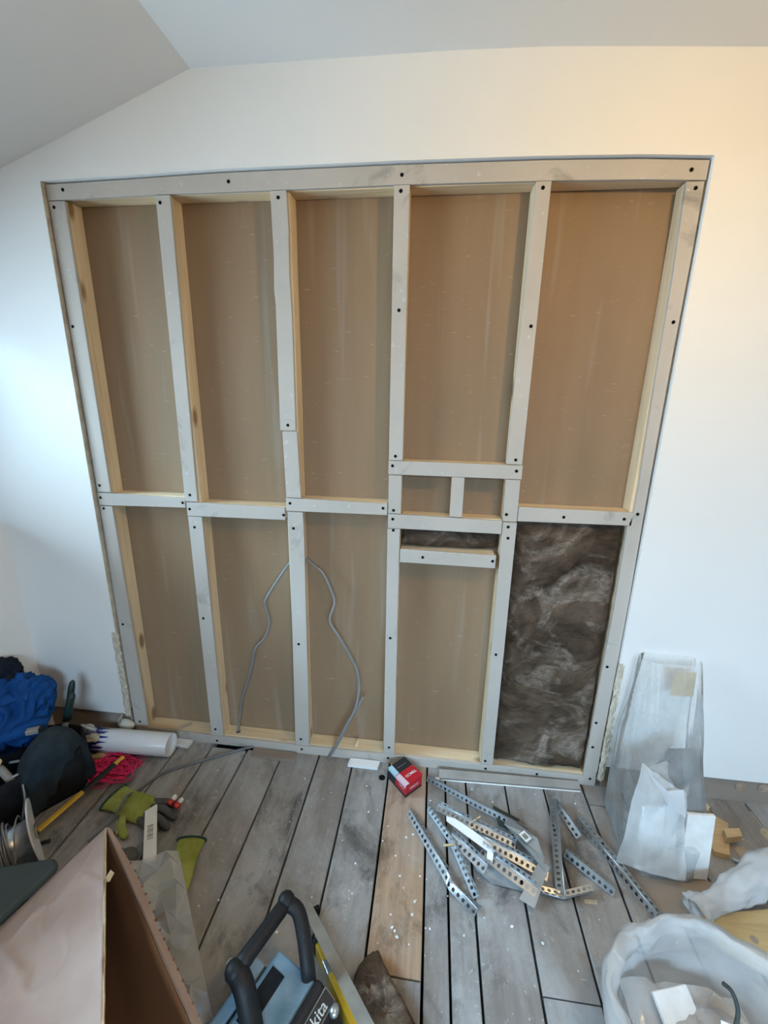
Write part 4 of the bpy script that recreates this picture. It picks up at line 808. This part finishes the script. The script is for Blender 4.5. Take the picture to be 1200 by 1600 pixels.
def wrapf(u, v):
    p = T1.lerp(T2, u).lerp(B1.lerp(B2, u), v); k = noise.voronoi(Vector((u * 1.8 + v * .6, v * 1.6, 4)))[0]
    return p + Vector((0, -1, .3)) * (.024 * (k[1] - k[0]) + .02 * math.sin(u * 3.1) + .006 * nv(u * 4, v * 4, 3)) + Vector((0, 0, .020 * nv(u * 5, 2, 2) * (1 - v)))
m_.grid(22, 24, wrapf); pw = tag(obj('plastic_wrap', m_, 'polythick'), 'folded sheet of milky plastic draped over the left front of the tall sack', 'plastic wrap')
m_ = MB(); m_.add([wrapf(.10, .06) + Vector((0, -.006, .01)), wrapf(.45, .10) + Vector((0, -.014, .012)), wrapf(.80, .02) + Vector((0, -.012, .02)), wrapf(.93, .26) + Vector((0, -.014, 0)), wrapf(.55, .22) + Vector((0, -.012, 0))], [(0, 1, 4), (1, 2, 3), (1, 3, 4)]); obj('turned_fold', m_, 'polywhite', pw)
def slab(name, c, sx, sy, sz, rx_, ry_, rz_, mt, label, cat='offcut'):
    m_ = MB(); m_.box(-sx / 2, sx / 2, -sy / 2, sy / 2, -sz / 2, sz / 2)
    m_.move(Matrix.Rotation(R(rz_), 4, 'Z') @ Matrix.Rotation(R(ry_), 4, 'Y') @ Matrix.Rotation(R(rx_), 4, 'X')); o = obj(name, m_, mt, bevel=.002, loc=c); return tag(o, label, cat)
slab('plasterboard_offcut', (1.036, -.300, .108), .085, .012, .225, -8, 0, 3, 'plaster_white', 'white plasterboard offcut standing at the right front inside the tall sack')
slab('plasterboard_offcut', (.925, -.285, .108), .125, .012, .215, -10, 3, 10, 'plaster_white', 'wide white plasterboard offcut standing at the left front inside the tall sack')
slab('plasterboard_offcut', (.985, -.195, .16), .10, .012, .28, -10, -12, 20, 'strip', 'grey plasterboard offcut behind the white ones inside the tall sack')
slab('card_piece', (1.035, -.072, .535), .075, .004, .09, -6, 0, 3, 'ply', 'olive brown card piece at the top inside the tall sack', 'card')
m_ = MB(); m_.ico(4, lambda v: Vector((1.028, -.160, .275)) + Vector((v.x * .060, v.y * .040, v.z * .068)) * (1 + .35 * nv(v.x * 2, v.y * 2, v.z * 2) + .1 * nv(v.x * 6, v.y * 6, v.z * 6))); tag(obj('grey_rag', m_, 'glovegrey', smooth=True), 'dark grey crumpled rag in the middle of the tall sack', 'rag')
flat('cardboard_sheet', [(.812, -.300), (.835, -.285), (1.100, -.330), (1.085, -.375), (1.000, -.440), (.900, -.450), (.835, -.385)], .004, 'skirt', 'brown cardboard sheet on the floor in front of the tall sack', 'cardboard', 0)
# ---- pine offcuts and sawdust right of the sack
def block(pts, h, label, z=0): return flat('pine_offcut', pts, h, 'pine_block', label, 'offcut', z, .0015)
block([(1.150, -.238), (1.195, -.245), (1.232, -.180), (1.262, -.125), (1.225, -.092), (1.150, -.100)], .022, 'largest pine offcut lying on the floor behind the tall sack')
block([(1.203, -.206), (1.262, -.192), (1.270, -.162), (1.212, -.172)], .026, 'small pine block overlapping the right edge of the largest offcut', .0225)
block([(1.175, -.080), (1.232, -.070), (1.226, -.045), (1.172, -.055)], .028, 'small pine block farthest back, close to the wall batten')
m_ = MB(); m_.grid(40, 40, lambda u, v: (1.12 + .36 * u, -.33 + .30 * v, FZ - .004 + .010 * max(-.1, nv(u * 3, v * 3, 5) + .25 * nv(u * 9, v * 9, 5) + .35 - 3.2 * ((u - .5) ** 2 + (v - .5) ** 2)))); o = obj('sawdust', m_, 'sawdust', smooth=True); tag(o, 'scatter of pale sawdust on the floor around the pine offcuts', 'sawdust'); o['kind'] = 'stuff'
m_ = MB(); m_.tube([fl(1.205, -.245, .006), fl(1.232, -.262, .010), fl(1.248, -.268, .008)], [.004, .006, .003], 6); tag(obj('metal_bit', m_, 'galv'), 'small shiny metal bit on the floor below the pine offcuts', 'metal bit')
block([(.985, -.452), (1.02, -.440), (1.30, -.385), (1.34, -.500), (1.10, -.560), (1.03, -.520)], .030, 'yellow pine board with a knot on the floor behind the open bag').data.materials[0] = MAT['ply']
m_ = MB(); m_.tube([fl(1.105, -.492, .0302), fl(1.105, -.492, .0306)], .010, 14); kb = obj('knot', m_, 'skirt', bpy.data.objects['pine_offcut.003'])

# ---- white plastic, twisted, lying behind the open bag
path = smoothpath([(.965, -.450, .045), (.985, -.440, .048), (1.035, -.415, .040), (1.10, -.385, .045), (1.17, -.345, .055), (1.25, -.305, .065), (1.36, -.26, .05)], 8)
rad = [.044, .040, .034, .042, .050, .056, .045]; rings = []
for i, p in enumerate(path):
    f = i / 8; k = min(5, int(f)); r_ = rad[k] + (rad[k + 1] - rad[k]) * (f - k); tg = (path[min(i + 1, len(path) - 1)] - path[max(0, i - 1)]).normalized(); s = tg.cross(Zv).normalized(); u = s.cross(tg)
    rg = []
    for k in range(36):
        q = 2 * math.pi * k / 36; kk = noise.voronoi(Vector((math.cos(q) * 1.2, math.sin(q) * 1.2 + 3, i * .085)))[0]; rr_ = r_ * (.88 + .5 * (kk[1] - kk[0] - .25) + .1 * nv(q, i * .3, 2)) + .0012 * math.sin(i * 1.1 + q * 2)
        pt = p + s * math.cos(q) * rr_ + u * math.sin(q) * rr_ * .9; rg.append((pt.x, pt.y, max(FZ + .002 if pt.x < 1.02 else .021, pt.z)))
    rings.append(rg)
m_ = MB(); m_.loft(rings, False, True); tag(obj('white_plastic_bag', m_, 'polywhite', smooth=True), 'white plastic bag twisted into a roll on the yellow pine board', 'plastic bag')

# ---- open-mouthed clear bag of scraps, lower right corner
cx_, cy_ = .805, -.815
n = 96; prof = [(.004, .165, 0), (.02, .195, 0), (.08, .212, 0), (.14, .210, 0), (.19, .200, 0), (.232, .192, 0), (.252, .197, 0), (.262, .207, 0), (.258, .220, 0), (.235, .226, 0), (.205, .224, 0)]
rings = []
for j, (z, r_, _) in enumerate(interp([(i,) + p for i, p in enumerate(prof)], 40) and [(p[1], p[2], p[3]) for p in interp([(i,) + p for i, p in enumerate(prof)], 40)]):
    rg = []
    for k in range(n):
        q = 2 * math.pi * k / n; kk = noise.voronoi(Vector((math.cos(q) * 2.3, math.sin(q) * 2.3, z * 5 + (4 if j > 31 else 0))))[0]
        w_ = 1 + .10 * (kk[1] - kk[0] - .3) + .05 * nv(math.cos(q) * 2, math.sin(q) * 2, z * 6) + (.014 * math.sin(q * 5 + 1) if z > .18 else 0)
        zz = z * (1 + .10 * nv(math.cos(q) * 1.5, math.sin(q) * 1.5, 3)) if z > .1 else z
        rg.append((cx_ + r_ * w_ * math.cos(q) * 1.05, cy_ + r_ * w_ * math.sin(q) * .98, FZ + zz))
    rings.append(rg)
m_ = MB(); m_.loft(rings, True, False); opb = tag(obj('open_plastic_bag', m_, 'polythick', smooth=True), 'open-mouthed milky plastic bag of scraps in the lower right corner', 'plastic bag')
m_ = MB()
def innerf(u, v):
    x = .665 + .27 * u; y = -.955 + .30 * v; k = noise.voronoi(Vector((u * 2.2, v * 2.6 + u, 7)))[0]; r2 = ((u - .5) ** 2 + (v - .5) ** 2)
    return (x + .01 * nv(u * 4, v * 4, 2), y + .01 * nv(u * 4, v * 4, 6), FZ + .125 + .055 * (k[1] - k[0]) + .03 * nv(u * 3, v * 3, 4) - .10 * r2)
m_.grid(30, 30, innerf); obj('inner_fold', m_, 'polyclear', opb)
sc_ = [((.775, -.74, .100), (.10, .010, .13), (-62, 10, 20), 'plaster_white', 'white board scrap leaning against the far side inside the open bag'),
       ((.86, -.80, .125), (.075, .008, .12), (-50, -14, -24), 'paper', 'bright white pointed card scrap at the middle of the open bag'),
       ((.755, -.83, .085), (.09, .012, .10), (-70, 5, 40), 'pinkboard', 'pinkish plaster scrap left of the middle inside the open bag'),
       ((.90, -.87, .095), (.06, .010, .13), (-58, 8, -60), 'pinkboard', 'pinkish plaster scrap at the right side inside the open bag'),
       ((.80, -.90, .090), (.11, .010, .09), (-75, 0, 5), 'plaster_white', 'white board scrap nearest the camera inside the open bag'),
       ((.88, -.71, .080), (.08, .012, .08), (-35, 12, -38), 'strip', 'grey board scrap at the far right inside the open bag')]
for c, d, r_, mt, lb in sc_: slab('board_scrap', c, d[0], d[1], d[2], r_[0], r_[1], r_[2], mt, lb, 'scrap')
m_ = MB(); m_.ico(4, lambda v: Vector((.80, -.81, .055)) + Vector((v.x * .135, v.y * .125, v.z * .055)) * (1 + .25 * nv(v.x * 3, v.y * 3, v.z * 3) + .12 * nv(v.x * 9, v.y * 9, v.z * 9))); o = tag(obj('plaster_debris', m_, 'pinkboard'), 'loose heap of crushed plaster at the bottom of the open bag', 'debris'); o['kind'] = 'stuff'
m_ = MB(); m_.tube(smoothpath([(.842, -.715, .225), (.858, -.722, .215), (.862, -.742, .195), (.850, -.76, .175)], 5), .0045, 8); tag(obj('cable_piece', m_, 'matgreen', smooth=True), 'short dark bent cable piece in the open bag', 'cable')

# ---- crumbs of plaster over the boards
cr = [(.16, -.25), (.118, -.302), (.086, -.367), (.14, -.288), (.106, -.428), (.156, -.494), (.087, -.536), (.103, -.574), (.095, -.567), (-.156, -.522), (-.043, -.511), (-.204, -.197), (.203, -.556), (.19, -.556), (-.432, -.566), (-.484, -.587), (-.443, -.394), (-.131, -.16), (-.026, -.226), (.038, -.324), (-.042, -.408), (-.047, -.49), (-.036, -.496), (.006, -.214), (.16, -.488), (.15, -.528), (.11, -.588), (.362, -.509), (.434, -.125), (.257, -.465), (.191, -.426), (.900, -.50), (.723, -.56), (.058, -.609), (.700, -.47), (.745, -.09), (.76, -.125), (.60, -.07), (.44, -.52), (.30, -.56), (.52, -.55), (.60, -.60), (-.30, -.30), (-.35, -.45), (-.62, -.22), (-.55, -.16), (-.23, -.62), (-.48, -.21), (-.10, -.34), (.02, -.46), (.05, -.27), (.20, -.15), (.36, -.08), (-.66, -.13), (.13, -.36), (.12, -.46), (.17, -.42), (.145, -.60), (-.30, -.12), (-.05, -.12)]
crm = []
for k in range(4):
    m_ = MB(); m_.ico(1, lambda v: v * (1 + .5 * nv(v.x * 2 + k * 3, v.y * 2, v.z * 2))); me_o = obj('plaster_crumb', m_, 'white'); crm.append(me_o.data); bpy.data.objects.remove(me_o)
for i, (x, y) in enumerate(cr):
    o = bpy.data.objects.new('plaster_crumb', crm[i % 4]); COL.objects.link(o); r_ = random.choice((.0018, .0024, .003, .0038)) if i > 8 else random.choice((.003, .004, .005))
    o.scale = (r_ * random.uniform(.8, 1.5), r_, r_ * .55); o.rotation_euler.z = random.uniform(0, 6); o.location = fl(x, y - .009, r_ * .45)
    tag(o, 'small white plaster crumb lying loose on the floorboards', 'crumb', 'plaster crumbs on the floor')
